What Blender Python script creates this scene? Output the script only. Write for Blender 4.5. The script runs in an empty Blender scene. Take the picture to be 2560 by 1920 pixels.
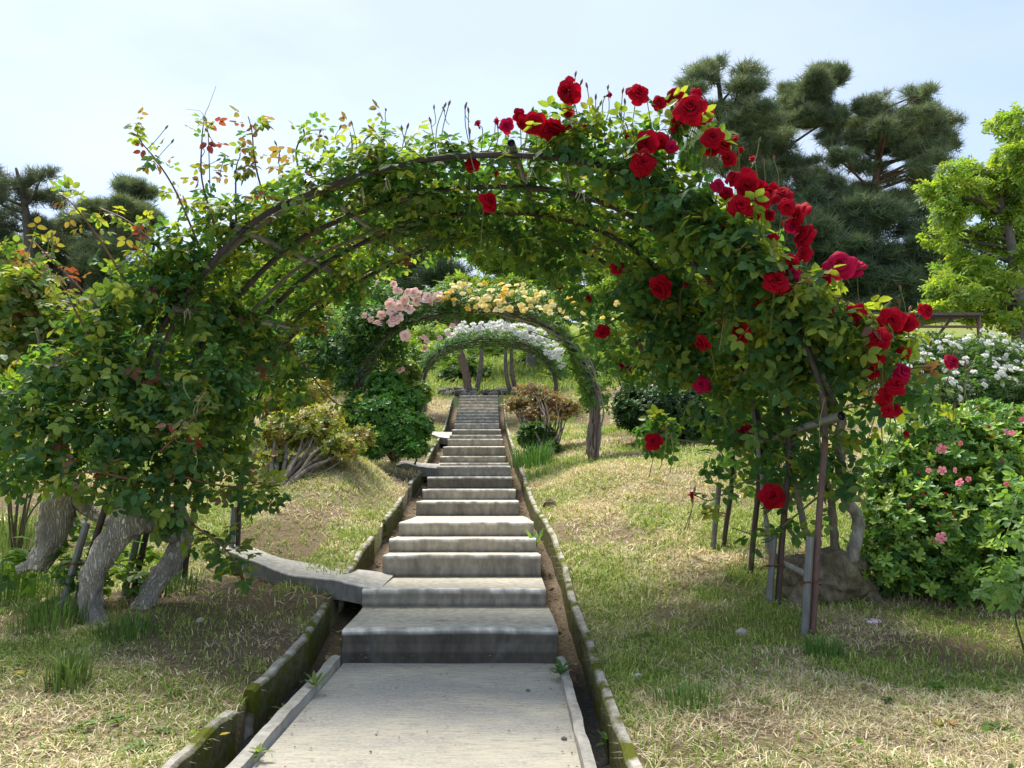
import bpy, math, random
import numpy as np
from mathutils import Vector, Matrix

random.seed(7)
RS = np.random.RandomState(11)
scene = bpy.context.scene
COL = scene.collection

# ------------------------------------------------------------------ camera, light
F, EYE = 1924.0, 0.90
PITCH = math.atan(215 / F)
cd = bpy.data.cameras.new('camera')
cam = bpy.data.objects.new('camera', cd)
COL.objects.link(cam)
cam.location = (0, 0, EYE)
cam.rotation_euler = (math.pi / 2 + PITCH, 0, 0)
cd.sensor_fit = 'HORIZONTAL'
cd.sensor_width = 36.0
cd.lens = 36.0 * F / 2560.0
cd.clip_start, cd.clip_end = 0.05, 2000
scene.camera = cam

SUN_DIR = Vector((-0.24, 0.40, 0.90)).normalized()
world = bpy.data.worlds.new('World')
scene.world = world
world.use_nodes = True
nt = world.node_tree
nt.nodes.clear()
wo = nt.nodes.new('ShaderNodeOutputWorld')
bg = nt.nodes.new('ShaderNodeBackground')
sky = nt.nodes.new('ShaderNodeTexSky')
sky.sky_type = 'NISHITA'
sky.sun_disc = False
sky.sun_elevation = math.asin(SUN_DIR.z)
sky.sun_rotation = math.atan2(SUN_DIR.x, SUN_DIR.y)
sky.air_density, sky.dust_density, sky.ozone_density = 1.0, 2.0, 1.0
# thin high cloud veil drawn over the clear sky
tc = nt.nodes.new('ShaderNodeTexCoord')
mp = nt.nodes.new('ShaderNodeMapping')
mp.inputs['Scale'].default_value = (1.0, 1.0, 2.6)
nz = nt.nodes.new('ShaderNodeTexNoise')
nz.inputs['Scale'].default_value = 2.1
nz.inputs['Detail'].default_value = 5
nz.inputs['Roughness'].default_value = 0.5
cr = nt.nodes.new('ShaderNodeMapRange')
cr.inputs['From Min'].default_value = 0.36
cr.inputs['From Max'].default_value = 0.62
cr.inputs['To Min'].default_value = 0.38
cr.inputs['To Max'].default_value = 0.95
mx = nt.nodes.new('ShaderNodeMix')
mx.data_type = 'RGBA'
mx.inputs['B'].default_value = (3.0, 3.5, 4.35, 1)
L = nt.links.new
L(tc.outputs['Generated'], mp.inputs['Vector'])
L(mp.outputs['Vector'], nz.inputs['Vector'])
L(nz.outputs['Fac'], cr.inputs['Value'])
L(cr.outputs['Result'], mx.inputs['Factor'])
L(sky.outputs['Color'], mx.inputs['A'])
L(mx.outputs['Result'], bg.inputs['Color'])
bg.inputs['Strength'].default_value = 0.10
L(bg.outputs['Background'], wo.inputs['Surface'])

sd = bpy.data.lights.new('sun', 'SUN')
sd.energy = 3.5
sd.angle = math.radians(24.0)
sd.color = (1.0, 0.95, 0.86)
sun = bpy.data.objects.new('sun', sd)
COL.objects.link(sun)
sun.rotation_euler = (-SUN_DIR).to_track_quat('-Z', 'Y').to_euler()

scene.view_settings.view_transform = 'Standard'
scene.view_settings.look = 'None'
scene.view_settings.gamma = 1.0
scene.view_settings.exposure = 1.38
scene.view_settings.use_curve_mapping = False
scene.render.engine = 'CYCLES'
scene.cycles.max_bounces = 8
scene.cycles.transmission_bounces = 6
scene.cycles.diffuse_bounces = 4

# ------------------------------------------------------------------ maths helpers
CP, SP = math.cos(PITCH), math.sin(PITCH)

def ray(px, py):
    dx, dv = (px - 1280) / F, -(py - 960) / F
    return np.array((dx, CP - dv * SP, SP + dv * CP))

def P(px, py, Y):
    """point of the place seen at photo pixel (px,py) at forward distance Y"""
    r = ray(px, py)
    k = Y / r[1]
    return np.array((r[0] * k, Y, EYE + r[2] * k))

def norm(v):
    return v / np.maximum(np.linalg.norm(v, axis=-1, keepdims=True), 1e-9)

def hash2(ix, iy, s):
    h = (ix.astype(np.int64) * 374761393 + iy.astype(np.int64) * 668265263 + s * 974634777) & 0x7fffffff
    h = ((h ^ (h >> 13)) * 1274126177) & 0x7fffffff
    return ((h ^ (h >> 16)) & 0xffff) / 65535.0

def vn(x, y, scale, seed=0, octv=3):
    x = np.asarray(x, float) / scale
    y = np.asarray(y, float) / scale
    out, amp, tot = 0, 1.0, 0
    for o in range(octv):
        ix, iy = np.floor(x), np.floor(y)
        fx, fy = x - ix, y - iy
        fx = fx * fx * (3 - 2 * fx)
        fy = fy * fy * (3 - 2 * fy)
        s = seed * 17 + o
        a, b = hash2(ix, iy, s), hash2(ix + 1, iy, s)
        c, d = hash2(ix, iy + 1, s), hash2(ix + 1, iy + 1, s)
        out = out + amp * (a * (1 - fx) * (1 - fy) + b * fx * (1 - fy) + c * (1 - fx) * fy + d * fx * fy)
        tot += amp
        amp *= 0.5
        x, y = x * 2.03, y * 2.03
    return out / tot

def smooth(a, b, x):
    t = np.clip((x - a) / (b - a), 0, 1)
    return t * t * (3 - 2 * t)

# ------------------------------------------------------------------ materials
def new_mat(name):
    m = bpy.data.materials.new(name)
    m.use_nodes = True
    m.node_tree.nodes.clear()
    return m, m.node_tree.nodes, m.node_tree.links.new

def tint_node(N):
    a = N.new('ShaderNodeAttribute')
    a.attribute_name = 'tint'
    return a

def mat_leaf(name, rough=0.45, spec=0.45, trans=0.35, tmul=(1.55, 1.45, 0.55)):
    m, N, L = new_mat(name)
    out = N.new('ShaderNodeOutputMaterial')
    a = tint_node(N)
    tc = N.new('ShaderNodeTexCoord')
    nz = N.new('ShaderNodeTexNoise')
    nz.inputs['Scale'].default_value = 9.0
    L(tc.outputs['Object'], nz.inputs['Vector'])
    mr = N.new('ShaderNodeMapRange')
    mr.inputs['To Min'].default_value = 0.72
    mr.inputs['To Max'].default_value = 1.28
    L(nz.outputs['Fac'], mr.inputs['Value'])
    vm = N.new('ShaderNodeVectorMath'); vm.operation = 'SCALE'
    L(a.outputs['Color'], vm.inputs[0]); L(mr.outputs['Result'], vm.inputs['Scale'])
    p = N.new('ShaderNodeBsdfPrincipled')
    p.inputs['Roughness'].default_value = rough
    p.inputs['Specular IOR Level'].default_value = spec
    L(vm.outputs['Vector'], p.inputs['Base Color'])
    v2 = N.new('ShaderNodeVectorMath'); v2.operation = 'MULTIPLY'
    v2.inputs[1].default_value = tmul
    L(vm.outputs['Vector'], v2.inputs[0])
    t = N.new('ShaderNodeBsdfTranslucent')
    L(v2.outputs['Vector'], t.inputs['Color'])
    mix = N.new('ShaderNodeMixShader')
    mix.inputs['Fac'].default_value = trans
    L(p.outputs['BSDF'], mix.inputs[1]); L(t.outputs['BSDF'], mix.inputs[2])
    L(mix.outputs['Shader'], out.inputs['Surface'])
    return m

def mat_petal(name, col, col2, trans=0.3, rough=0.6):
    m, N, L = new_mat(name)
    out = N.new('ShaderNodeOutputMaterial')
    tc = N.new('ShaderNodeTexCoord')
    nz = N.new('ShaderNodeTexNoise'); nz.inputs['Scale'].default_value = 6.0
    L(tc.outputs['Object'], nz.inputs['Vector'])
    oi = N.new('ShaderNodeObjectInfo')
    ad = N.new('ShaderNodeMath'); ad.operation = 'MULTIPLY_ADD'
    ad.inputs[1].default_value = 0.6; ad.inputs[2].default_value = 0.2
    L(oi.outputs['Random'], ad.inputs[0])
    av = N.new('ShaderNodeMath'); av.operation = 'MULTIPLY_ADD'
    av.inputs[1].default_value = 0.9
    L(nz.outputs['Fac'], av.inputs[0])
    sb = N.new('ShaderNodeMath'); sb.operation = 'SUBTRACT'; sb.inputs[1].default_value = 0.45
    L(ad.outputs[0], sb.inputs[0]); L(sb.outputs[0], av.inputs[2])
    mx = N.new('ShaderNodeMix'); mx.data_type = 'RGBA'
    mx.inputs['A'].default_value = (*col, 1); mx.inputs['B'].default_value = (*col2, 1)
    L(av.outputs[0], mx.inputs['Factor'])
    p = N.new('ShaderNodeBsdfPrincipled')
    p.inputs['Roughness'].default_value = rough
    p.inputs['Specular IOR Level'].default_value = 0.12
    L(mx.outputs['Result'], p.inputs['Base Color'])
    t = N.new('ShaderNodeBsdfTranslucent')
    L(mx.outputs['Result'], t.inputs['Color'])
    mix = N.new('ShaderNodeMixShader'); mix.inputs['Fac'].default_value = trans
    L(p.outputs['BSDF'], mix.inputs[1]); L(t.outputs['BSDF'], mix.inputs[2])
    L(mix.outputs['Shader'], out.inputs['Surface'])
    return m

def mat_solid(name, rough=0.85, spec=0.3, metal=0.0, scale=20.0, lo=0.6, hi=1.35, bump=0.3, bdist=0.01,
              stretch=(1, 1, 1), second=None, second_scale=3.0, second_amt=(0.5, 0.7), detail=6):
    """tint attribute x noise, optional second colour in patches"""
    m, N, L = new_mat(name)
    out = N.new('ShaderNodeOutputMaterial')
    a = tint_node(N)
    tc = N.new('ShaderNodeTexCoord')
    mp = N.new('ShaderNodeMapping'); mp.inputs['Scale'].default_value = stretch
    L(tc.outputs['Object'], mp.inputs['Vector'])
    nz = N.new('ShaderNodeTexNoise')
    nz.inputs['Scale'].default_value = scale
    nz.inputs['Detail'].default_value = detail
    nz.inputs['Roughness'].default_value = 0.65
    L(mp.outputs['Vector'], nz.inputs['Vector'])
    mr = N.new('ShaderNodeMapRange')
    mr.inputs['From Min'].default_value = 0.25; mr.inputs['From Max'].default_value = 0.75
    mr.inputs['To Min'].default_value = lo; mr.inputs['To Max'].default_value = hi
    L(nz.outputs['Fac'], mr.inputs['Value'])
    vm = N.new('ShaderNodeVectorMath'); vm.operation = 'SCALE'
    L(a.outputs['Color'], vm.inputs[0]); L(mr.outputs['Result'], vm.inputs['Scale'])
    colsock = vm.outputs['Vector']
    if second is not None:
        n2 = N.new('ShaderNodeTexNoise')
        n2.inputs['Scale'].default_value = second_scale; n2.inputs['Detail'].default_value = 5
        L(tc.outputs['Object'], n2.inputs['Vector'])
        m2 = N.new('ShaderNodeMapRange')
        m2.inputs['From Min'].default_value = second_amt[0]; m2.inputs['From Max'].default_value = second_amt[1]
        L(n2.outputs['Fac'], m2.inputs['Value'])
        mx = N.new('ShaderNodeMix'); mx.data_type = 'RGBA'
        mx.inputs['B'].default_value = (*second, 1)
        L(m2.outputs['Result'], mx.inputs['Factor']); L(colsock, mx.inputs['A'])
        colsock = mx.outputs['Result']
    p = N.new('ShaderNodeBsdfPrincipled')
    p.inputs['Roughness'].default_value = rough
    p.inputs['Specular IOR Level'].default_value = spec
    p.inputs['Metallic'].default_value = metal
    L(colsock, p.inputs['Base Color'])
    if bump:
        b = N.new('ShaderNodeBump')
        b.inputs['Strength'].default_value = bump; b.inputs['Distance'].default_value = bdist
        L(nz.outputs['Fac'], b.inputs['Height']); L(b.outputs['Normal'], p.inputs['Normal'])
    L(p.outputs['BSDF'], out.inputs['Surface'])
    return m

M = {}
M['rose_leaf'] = mat_leaf('rose leaf', 0.48, 0.35, 0.50)
M['azalea_leaf'] = mat_leaf('azalea leaf', 0.42, 0.36, 0.32)
M['tree_leaf'] = mat_leaf('tree leaf', 0.55, 0.3, 0.45)
M['pine_needle'] = mat_leaf('pine needle', 0.6, 0.3, 0.25, (1.3, 1.3, 0.7))
M['grass'] = mat_leaf('grass', 0.7, 0.2, 0.25, (1.2, 1.2, 0.8))
M['red_petal'] = mat_petal('red petal', (0.52, 0.003, 0.020), (0.30, 0.001, 0.012), 0.30, 0.75)
M['pink_petal'] = mat_petal('pink petal', (0.92, 0.54, 0.47), (0.94, 0.74, 0.66), 0.3)
M['yellow_petal'] = mat_petal('yellow petal', (0.86, 0.66, 0.16), (0.88, 0.82, 0.50), 0.3)
M['white_petal'] = mat_petal('white petal', (0.70, 0.70, 0.65), (0.74, 0.73, 0.64), 0.3)
M['deep_yellow_petal'] = mat_petal('deep yellow petal', (0.82, 0.50, 0.03), (0.86, 0.62, 0.08), 0.3)
M['azalea_petal'] = mat_petal('azalea petal', (0.72, 0.10, 0.22), (0.80, 0.38, 0.40), 0.3)
M['magenta_petal'] = mat_petal('magenta petal', (0.62, 0.01, 0.09), (0.45, 0.003, 0.03), 0.3)
M['concrete'] = mat_solid('concrete', 0.92, 0.2, 0, 26, 0.62, 1.3, 0.5, 0.006, (1, 1, 0.45), (0.16, 0.155, 0.14), 7.0, (0.62, 0.80))
def mat_landing():
    m, N, L = new_mat('brushed concrete')
    out = N.new('ShaderNodeOutputMaterial'); a = tint_node(N); tc = N.new('ShaderNodeTexCoord')
    def noise(scale, stretch=(1, 1, 1), detail=5, rough=.6):
        mp = N.new('ShaderNodeMapping'); mp.inputs['Scale'].default_value = stretch
        L(tc.outputs['Object'], mp.inputs['Vector'])
        n = N.new('ShaderNodeTexNoise'); n.inputs['Scale'].default_value = scale; n.inputs['Detail'].default_value = detail; n.inputs['Roughness'].default_value = rough
        L(mp.outputs['Vector'], n.inputs['Vector']); return n.outputs['Fac']
    def rng(v, a0, a1, b0, b1):
        r = N.new('ShaderNodeMapRange')
        for k, q in zip(('From Min', 'From Max', 'To Min', 'To Max'), (a0, a1, b0, b1)): r.inputs[k].default_value = q
        L(v, r.inputs['Value']); return r.outputs['Result']
    def mul(x, y):
        r = N.new('ShaderNodeMath'); r.operation = 'MULTIPLY'; L(x, r.inputs[0]); L(y, r.inputs[1]); return r.outputs[0]
    def mixc(f, ca, col):
        x = N.new('ShaderNodeMix'); x.data_type = 'RGBA'; L(f, x.inputs['Factor']); L(ca, x.inputs['A']); x.inputs['B'].default_value = (*col, 1); return x.outputs['Result']
    streak = noise(10, (.9, 8, 1), 7, .8)
    fine = noise(85, (.8, 1, 1), 4, .7)
    v = mul(rng(streak, .32, .68, .74, 1.22), rng(fine, .3, .7, .74, 1.26))
    vm = N.new('ShaderNodeVectorMath'); vm.operation = 'SCALE'; L(a.outputs['Color'], vm.inputs[0]); L(v, vm.inputs['Scale'])
    c = vm.outputs['Vector']
    cream = mul(rng(noise(2.3, (.7, 1.6, 1), 4), .42, .58, 0, 1), rng(noise(14, (.8, 4, 1), 6, .8), .42, .56, 0, .9))
    c = mixc(cream, c, (.50, .455, .35))
    c = mixc(rng(noise(3.1, (1, 1.4, 1), 6, .7), .64, .74, 0, .5), c, (.34, .20, .09))
    c = mixc(rng(noise(7, (1, 1, 1), 6, .7), .60, .72, 0, .55), c, (.15, .14, .125))
    p = N.new('ShaderNodeBsdfPrincipled'); p.inputs['Roughness'].default_value = .93; p.inputs['Specular IOR Level'].default_value = .2
    L(c, p.inputs['Base Color'])
    b = N.new('ShaderNodeBump'); b.inputs['Strength'].default_value = .8; b.inputs['Distance'].default_value = .006
    L(v, b.inputs['Height']); L(b.outputs['Normal'], p.inputs['Normal']); L(p.outputs['BSDF'], out.inputs['Surface'])
    return m
M['brushed'] = mat_landing()
M['soil'] = mat_solid('soil', 0.95, 0.1, 0, 55, 0.45, 1.45, 0.9, 0.02)
M['bark'] = mat_solid('bark', 0.95, 0.1, 0, 30, 0.35, 1.6, 1.0, 0.03, (1, 1, 0.4))
M['gnarled_bark'] = mat_solid('gnarled bark', 0.95, 0.1, 0, 26, 0.25, 1.65, 1.0, 0.03, (1, 1, 0.35))
def mat_gnarl():
    m, N, L = new_mat('fissured bark')
    out = N.new('ShaderNodeOutputMaterial'); a = tint_node(N)
    tc = N.new('ShaderNodeTexCoord'); mp = N.new('ShaderNodeMapping'); mp.inputs['Scale'].default_value = (1, 1, .30)
    L(tc.outputs['Object'], mp.inputs['Vector'])
    nz = N.new('ShaderNodeTexNoise'); nz.inputs['Scale'].default_value = 6; nz.inputs['Detail'].default_value = 9
    L(mp.outputs['Vector'], nz.inputs['Vector'])
    wv = N.new('ShaderNodeVectorMath'); wv.operation = 'MULTIPLY_ADD'; wv.inputs[1].default_value = (.30, .30, .30)
    L(nz.outputs['Color'], wv.inputs[0]); L(mp.outputs['Vector'], wv.inputs[2])
    vo = N.new('ShaderNodeTexVoronoi'); vo.feature = 'DISTANCE_TO_EDGE'; vo.inputs['Scale'].default_value = 46
    L(wv.outputs['Vector'], vo.inputs['Vector'])
    mr = N.new('ShaderNodeMapRange'); mr.inputs['From Max'].default_value = .30; mr.inputs['To Min'].default_value = .55; mr.inputs['To Max'].default_value = 1.05
    L(vo.outputs['Distance'], mr.inputs['Value'])
    m2 = N.new('ShaderNodeMapRange'); m2.inputs['From Min'].default_value = .3; m2.inputs['From Max'].default_value = .7; m2.inputs['To Min'].default_value = .28; m2.inputs['To Max'].default_value = 1.6
    L(nz.outputs['Fac'], m2.inputs['Value'])
    mu = N.new('ShaderNodeMath'); mu.operation = 'MULTIPLY'; L(mr.outputs[0], mu.inputs[0]); L(m2.outputs[0], mu.inputs[1])
    vm = N.new('ShaderNodeVectorMath'); vm.operation = 'SCALE'; L(a.outputs['Color'], vm.inputs[0]); L(mu.outputs[0], vm.inputs['Scale'])
    p = N.new('ShaderNodeBsdfPrincipled'); p.inputs['Roughness'].default_value = .95; p.inputs['Specular IOR Level'].default_value = .1
    L(vm.outputs['Vector'], p.inputs['Base Color'])
    b = N.new('ShaderNodeBump'); b.inputs['Strength'].default_value = 1.0; b.inputs['Distance'].default_value = .02
    L(mu.outputs[0], b.inputs['Height']); L(b.outputs['Normal'], p.inputs['Normal']); L(p.outputs['BSDF'], out.inputs['Surface'])
    return m
M['gnarled_bark'] = mat_gnarl()
M['cane'] = mat_solid('cane', 0.8, 0.3, 0, 40, 0.6, 1.3, 0.4, 0.004)
M['rusty_pipe'] = mat_solid('rusty pipe', 0.6, 0.4, 0.2, 45, 0.6, 1.35, 0.25, 0.003, (1, 1, 0.3), (0.14, 0.055, 0.025), 9.0, (0.58, 0.8))
M['grey_pipe'] = mat_solid('grey pipe', 0.5, 0.5, 0.5, 45, 0.7, 1.2, 0.2, 0.002, (1, 1, 0.3), (0.20, 0.08, 0.03), 8.0, (0.60, 0.8))
M['stone'] = mat_solid('stone', 0.95, 0.1, 0, 18, 0.5, 1.4, 0.8, 0.02)
M['roof'] = mat_solid('roof metal', 0.6, 0.4, 0.0, 12, 0.7, 1.3, 0.2, 0.005)
M['moss'] = mat_solid('mossy concrete', 0.95, 0.1, 0, 24, 0.4, 1.5, 0.9, 0.012, (1, 1, 1), (0.085, 0.095, 0.012), 9.0, (0.47, 0.60))
M['green_stem'] = mat_leaf('green stem', 0.5, 0.3, 0.05)
M['dark'] = mat_solid('pipe bore', 0.9, 0.05, 0, 20, 0.9, 1.1, 0)

# ------------------------------------------------------------------ mesh helpers
def np_mesh(name, V, T, tint=None, mat=None, smooth_=False):
    """triangle mesh from arrays; tint (n,3) per vertex"""
    V = np.ascontiguousarray(V, np.float32)
    T = np.ascontiguousarray(T, np.int32)
    me = bpy.data.meshes.new(name)
    me.vertices.add(len(V))
    me.vertices.foreach_set('co', V.ravel())
    me.loops.add(T.size)
    me.loops.foreach_set('vertex_index', T.ravel())
    me.polygons.add(len(T))
    me.polygons.foreach_set('loop_start', np.arange(0, T.size, 3, dtype=np.int32))
    me.polygons.foreach_set('use_smooth', np.full(len(T), smooth_, dtype=bool))
    me.update(calc_edges=True)
    if tint is None:
        tint = (0.3, 0.3, 0.3)
    tint = np.asarray(tint, np.float32)
    if tint.ndim == 1:
        tint = np.tile(tint, (len(V), 1))
    rgba = np.ones((len(V), 4), np.float32)
    rgba[:, :3] = tint
    at = me.color_attributes.new('tint', 'FLOAT_COLOR', 'POINT')
    at.data.foreach_set('color', rgba.ravel())
    if mat is not None:
        me.materials.append(M[mat])
    return me

class MB:
    """collects triangles of one mesh"""
    def __init__(self):
        self.V, self.T, self.C, self.n = [], [], [], 0
    def add(self, V, T, c):
        V = np.asarray(V, float); T = np.asarray(T, int)
        c = np.asarray(c, float)
        if c.ndim == 1: c = np.tile(c, (len(V), 1))
        self.V.append(V); self.T.append(T + self.n); self.C.append(c); self.n += len(V)
    def tube(self, pts, rad, sides=8, c=(0.3, 0.3, 0.3), cap=True, rough=0.0, sub=0):
        pts = np.asarray(pts, float)
        rad = np.full(len(pts), rad) if np.isscalar(rad) else np.asarray(rad, float)
        if sub: pts, rad = catmull(pts, rad, sub)
        n = len(pts)
        tan = norm(np.gradient(pts, axis=0))
        up = np.array((0.13, 0.31, 0.94)) if abs(tan[0][2]) < 0.9 else np.array((0.9, 0.3, 0.1))
        rings = []
        u = norm(np.cross(tan[0], up))
        for i in range(n):
            u = norm(u - tan[i] * np.dot(u, tan[i]))
            w = np.cross(tan[i], u)
            a = np.arange(sides) / sides * 2 * math.pi
            r = rad[i] * (1 + rough * RS.uniform(-1, 1, sides))
            rings.append(pts[i] + (np.cos(a) * r)[:, None] * u + (np.sin(a) * r)[:, None] * w)
        V = np.concatenate(rings)
        T = []
        for i in range(n - 1):
            for k in range(sides):
                a, b = i * sides + k, i * sides + (k + 1) % sides
                T += [(a, b, b + sides), (a, b + sides, a + sides)]
        if cap:
            V = np.concatenate([V, pts[:1], pts[-1:]])
            for k in range(sides):
                T.append((n * sides, (k + 1) % sides, k))
                T.append((n * sides + 1, (n - 1) * sides + k, (n - 1) * sides + (k + 1) % sides))
        c = np.asarray(c, float)
        if c.ndim == 2:
            if len(c) != n: c = np.stack([np.interp(np.linspace(0, 1, n), np.linspace(0, 1, len(c)), c[:, k]) for k in range(3)], -1)
            c = np.concatenate([np.repeat(c, sides, axis=0), c[:1], c[-1:]])[:len(V)]
        self.add(V, T, c)
        return self
    def box(self, lo, hi, c):
        x0, y0, z0 = lo; x1, y1, z1 = hi
        V = [(x0,y0,z0),(x1,y0,z0),(x1,y1,z0),(x0,y1,z0),(x0,y0,z1),(x1,y0,z1),(x1,y1,z1),(x0,y1,z1)]
        Q = [(0,3,2,1),(4,5,6,7),(0,1,5,4),(1,2,6,5),(2,3,7,6),(3,0,4,7)]
        T = []
        for q in Q: T += [(q[0], q[1], q[2]), (q[0], q[2], q[3])]
        self.add(V, T, c); return self
    def grid(self, G, c):
        """G (a,b,3) surface"""
        a, b = G.shape[:2]
        i = np.arange(a * b).reshape(a, b)
        T = np.concatenate([np.stack([i[:-1,:-1], i[1:,:-1], i[1:,1:]], -1).reshape(-1,3),
                            np.stack([i[:-1,:-1], i[1:,1:], i[:-1,1:]], -1).reshape(-1,3)])
        c = np.asarray(c, float)
        if c.ndim == 3: c = c.reshape(-1, 3)
        self.add(G.reshape(-1, 3), T, c); return self
    def mesh(self, name, mat, smooth_=False, off=(0, 0, 0)):
        return np_mesh(name, np.concatenate(self.V) - np.asarray(off, float), np.concatenate(self.T), np.concatenate(self.C), mat, smooth_)

def catmull(p, r, sub):
    p = np.asarray(p, float); n = len(p)
    P_ = np.concatenate([p[:1] * 2 - p[1:2], p, p[-1:] * 2 - p[-2:-1]])
    out, ro = [], []
    for i in range(n - 1):
        a, b, c, d = P_[i], P_[i+1], P_[i+2], P_[i+3]
        for k in range(sub):
            t = k / sub
            out.append(0.5 * ((2*b) + (c-a)*t + (2*a-5*b+4*c-d)*t*t + (3*b-a-3*c+d)*t**3))
            ro.append(r[i] * (1-t) + r[i+1] * t)
    out.append(p[-1]); ro.append(r[-1])
    return np.array(out), np.array(ro)

def thing(name, label, cat, loc, group=None):
    o = bpy.data.objects.new(name, None)
    COL.objects.link(o)
    o.location = [float(v) for v in loc]
    o.empty_display_size = 0.2
    o['label'] = label; o['category'] = cat
    if group: o['group'] = group
    return o

def wloc(o):
    v = Vector((0, 0, 0))
    while o is not None:
        v += o.location; o = o.parent
    return np.array(v)

def link(name, me, parent=None, kind=None, label=None):
    o = bpy.data.objects.new(name, me)
    COL.objects.link(o)
    if parent is not None: o.parent = parent
    if kind: o['kind'] = kind
    if label: o['label'] = label
    return o

def part(name, mb, mat, parent, smooth_=False, kind=None, label=None):
    """mesh in place coordinates, as a child of an unrotated thing or part"""
    return link(name, mb.mesh(name, mat, smooth_, wloc(parent)), parent, kind, label)

def solo(name, mb, mat, label, cat, group=None, kind=None, smooth_=False):
    V = np.concatenate(mb.V)
    base = np.array((V[:, 0].mean(), V[:, 1].mean(), V[:, 2].min()))
    o = link(name, mb.mesh(name, mat, smooth_, base))
    o.location = base
    if label: o['label'] = label
    if cat: o['category'] = cat
    if group: o['group'] = group
    if kind: o['kind'] = kind
    return o

# ------------------------------------------------------------------ leaf templates and scattering
def leaflet(w=0.56, fold=0.10, droop=0.12, mid=0.45):
    V = np.array([(0,0,0), (mid,0,-fold*0.6), (1,0,-droop), (mid*0.6,w*0.44,fold*0.3), (mid*1.45,w*0.44,fold*0.1-droop*0.3),
                  (mid*0.6,-w*0.44,fold*0.3), (mid*1.45,-w*0.44,fold*0.1-droop*0.3)], float)
    T = np.array([(0,1,3),(3,1,4),(4,1,2),(0,5,1),(5,6,1),(6,2,1)])
    return V, T

def oval(w=0.66, fold=0.10, droop=0.12):
    V = np.array([(0,0,0), (.33,0,-fold*.5), (.68,0,-fold*.5-droop*.4), (1,0,-droop), (.16,w*.36,fold*.3), (.42,w*.5,fold*.4), (.72,w*.38,fold*.1-droop*.4),
                  (.16,-w*.36,fold*.3), (.42,-w*.5,fold*.4), (.72,-w*.38,fold*.1-droop*.4)], float)
    T = np.array([(0,1,4),(4,1,5),(5,1,2),(5,2,6),(6,2,3),(0,7,1),(7,8,1),(8,2,1),(8,9,2),(9,3,2)])
    return V, T

def diamond(w=0.5):
    V = np.array([(0,0,0),(0.45,w/2,0.06),(1,0,-0.08),(0.45,-w/2,0.06)], float)
    return V, np.array([(0,2,1),(0,3,2)])

def merge(parts_):
    Vs, Ts, n = [], [], 0
    for V, T in parts_:
        Vs.append(V); Ts.append(T + n); n += len(V)
    return np.concatenate(Vs), np.concatenate(Ts)

def place(VT, pos, ang, size, tilt=0.0):
    V, T = VT
    ca, sa = math.cos(ang), math.sin(ang)
    V2 = V * size
    V2 = np.stack([V2[:,0]*ca - V2[:,1]*sa, V2[:,0]*sa + V2[:,1]*ca, V2[:,2] + tilt*V2[:,0]], -1)
    return V2 + np.asarray(pos, float), T

def compound(n_pairs=2, seed=0):
    """rose leaf: a terminal leaflet and pairs of side leaflets on one stalk; total length 1"""
    rs = random.Random(seed)
    ps = []
    L0 = oval(0.68)
    ps.append(place(L0, (0.64, 0, 0), rs.uniform(-.25,.25), 0.37, rs.uniform(-.35,.1)))
    xs = [0.60, 0.27] if n_pairs == 2 else [0.52]
    for k, x in enumerate(xs):
        for s in (-1, 1):
            ps.append(place(oval(0.66, droop=.18), (x + rs.uniform(-.03,.03), s*0.03, 0), s*rs.uniform(1.0,1.45), (0.35, 0.30)[k]*rs.uniform(.9,1.1), rs.uniform(-.45,.2)))
    st = (np.array([(0,0.010,0),(0,-0.010,0),(0.66,0,0)], float), np.array([(0,1,2)]))
    ps.append(st)
    return merge(ps)

def rosette(n=6, w=0.42, seed=0):
    rs = random.Random(seed)
    ps = []
    for k in range(n):
        a = k / n * 2 * math.pi + rs.uniform(-.3, .3)
        ps.append(place(leaflet(w, 0.08, 0.12, .58), (0, 0, 0), a, rs.uniform(.65, 1.15), rs.uniform(0.1, 1.0)))
    return merge(ps)

def twig_leaves(n=7, w=0.5, seed=0):
    """small alternate leaves on one twig, length 1 along x"""
    rs = random.Random(seed)
    ps = []
    for k in range(n):
        x = (k + .5) / n * 0.8
        s = 1 if k % 2 else -1
        ps.append(place(diamond(w), (x, 0, rs.uniform(-.05,.05)), s*rs.uniform(.5,1.2), rs.uniform(.28,.40), rs.uniform(-.4,.2)))
    return merge(ps)

def needle_tuft(n=16, seed=0):
    rs = np.random.RandomState(seed)
    V, T = [], []
    for k in range(n):
        d = rs.normal(size=3); d[2] = abs(d[2]) * .8 + .25; d /= np.linalg.norm(d)
        o = rs.normal(size=3) * 0.12
        side = np.cross(d, rs.normal(size=3)); side /= np.linalg.norm(side)
        l = rs.uniform(.6, 1.0)
        i = len(V)
        V += [o + side*0.026, o - side*0.026, o + d*l]
        T.append((i, i+1, i+2))
    return np.array(V), np.array(T)

TM = {}
for i in range(4):
    TM['rose%d' % i] = compound(2 if i % 3 else 1, i)
    TM['ros%d' % i] = rosette(6 + i % 3, 0.46, i)
    TM['twig%d' % i] = twig_leaves(7, .55, i)
    TM['needle%d' % i] = needle_tuft(18, i)

def frames(axis, nor):
    a = norm(axis)
    n = norm(nor - a * np.sum(nor * a, -1, keepdims=True))
    b = np.cross(n, a)
    return np.stack([a, b, n], -1)          # columns

def scatter_arrays(tm, pos, axis, nor, size, tint):
    V, T = tm
    R = frames(axis, nor) * size[:, None, None]
    W = np.einsum('mij,vj->mvi', R, V) + pos[:, None, :]
    m, v = len(pos), len(V)
    TT = (T[None] + (np.arange(m) * v)[:, None, None]).reshape(-1, 3)
    C = np.repeat(tint[:, None, :], v, 1).reshape(-1, 3)
    return W.reshape(-1, 3), TT, C

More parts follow.
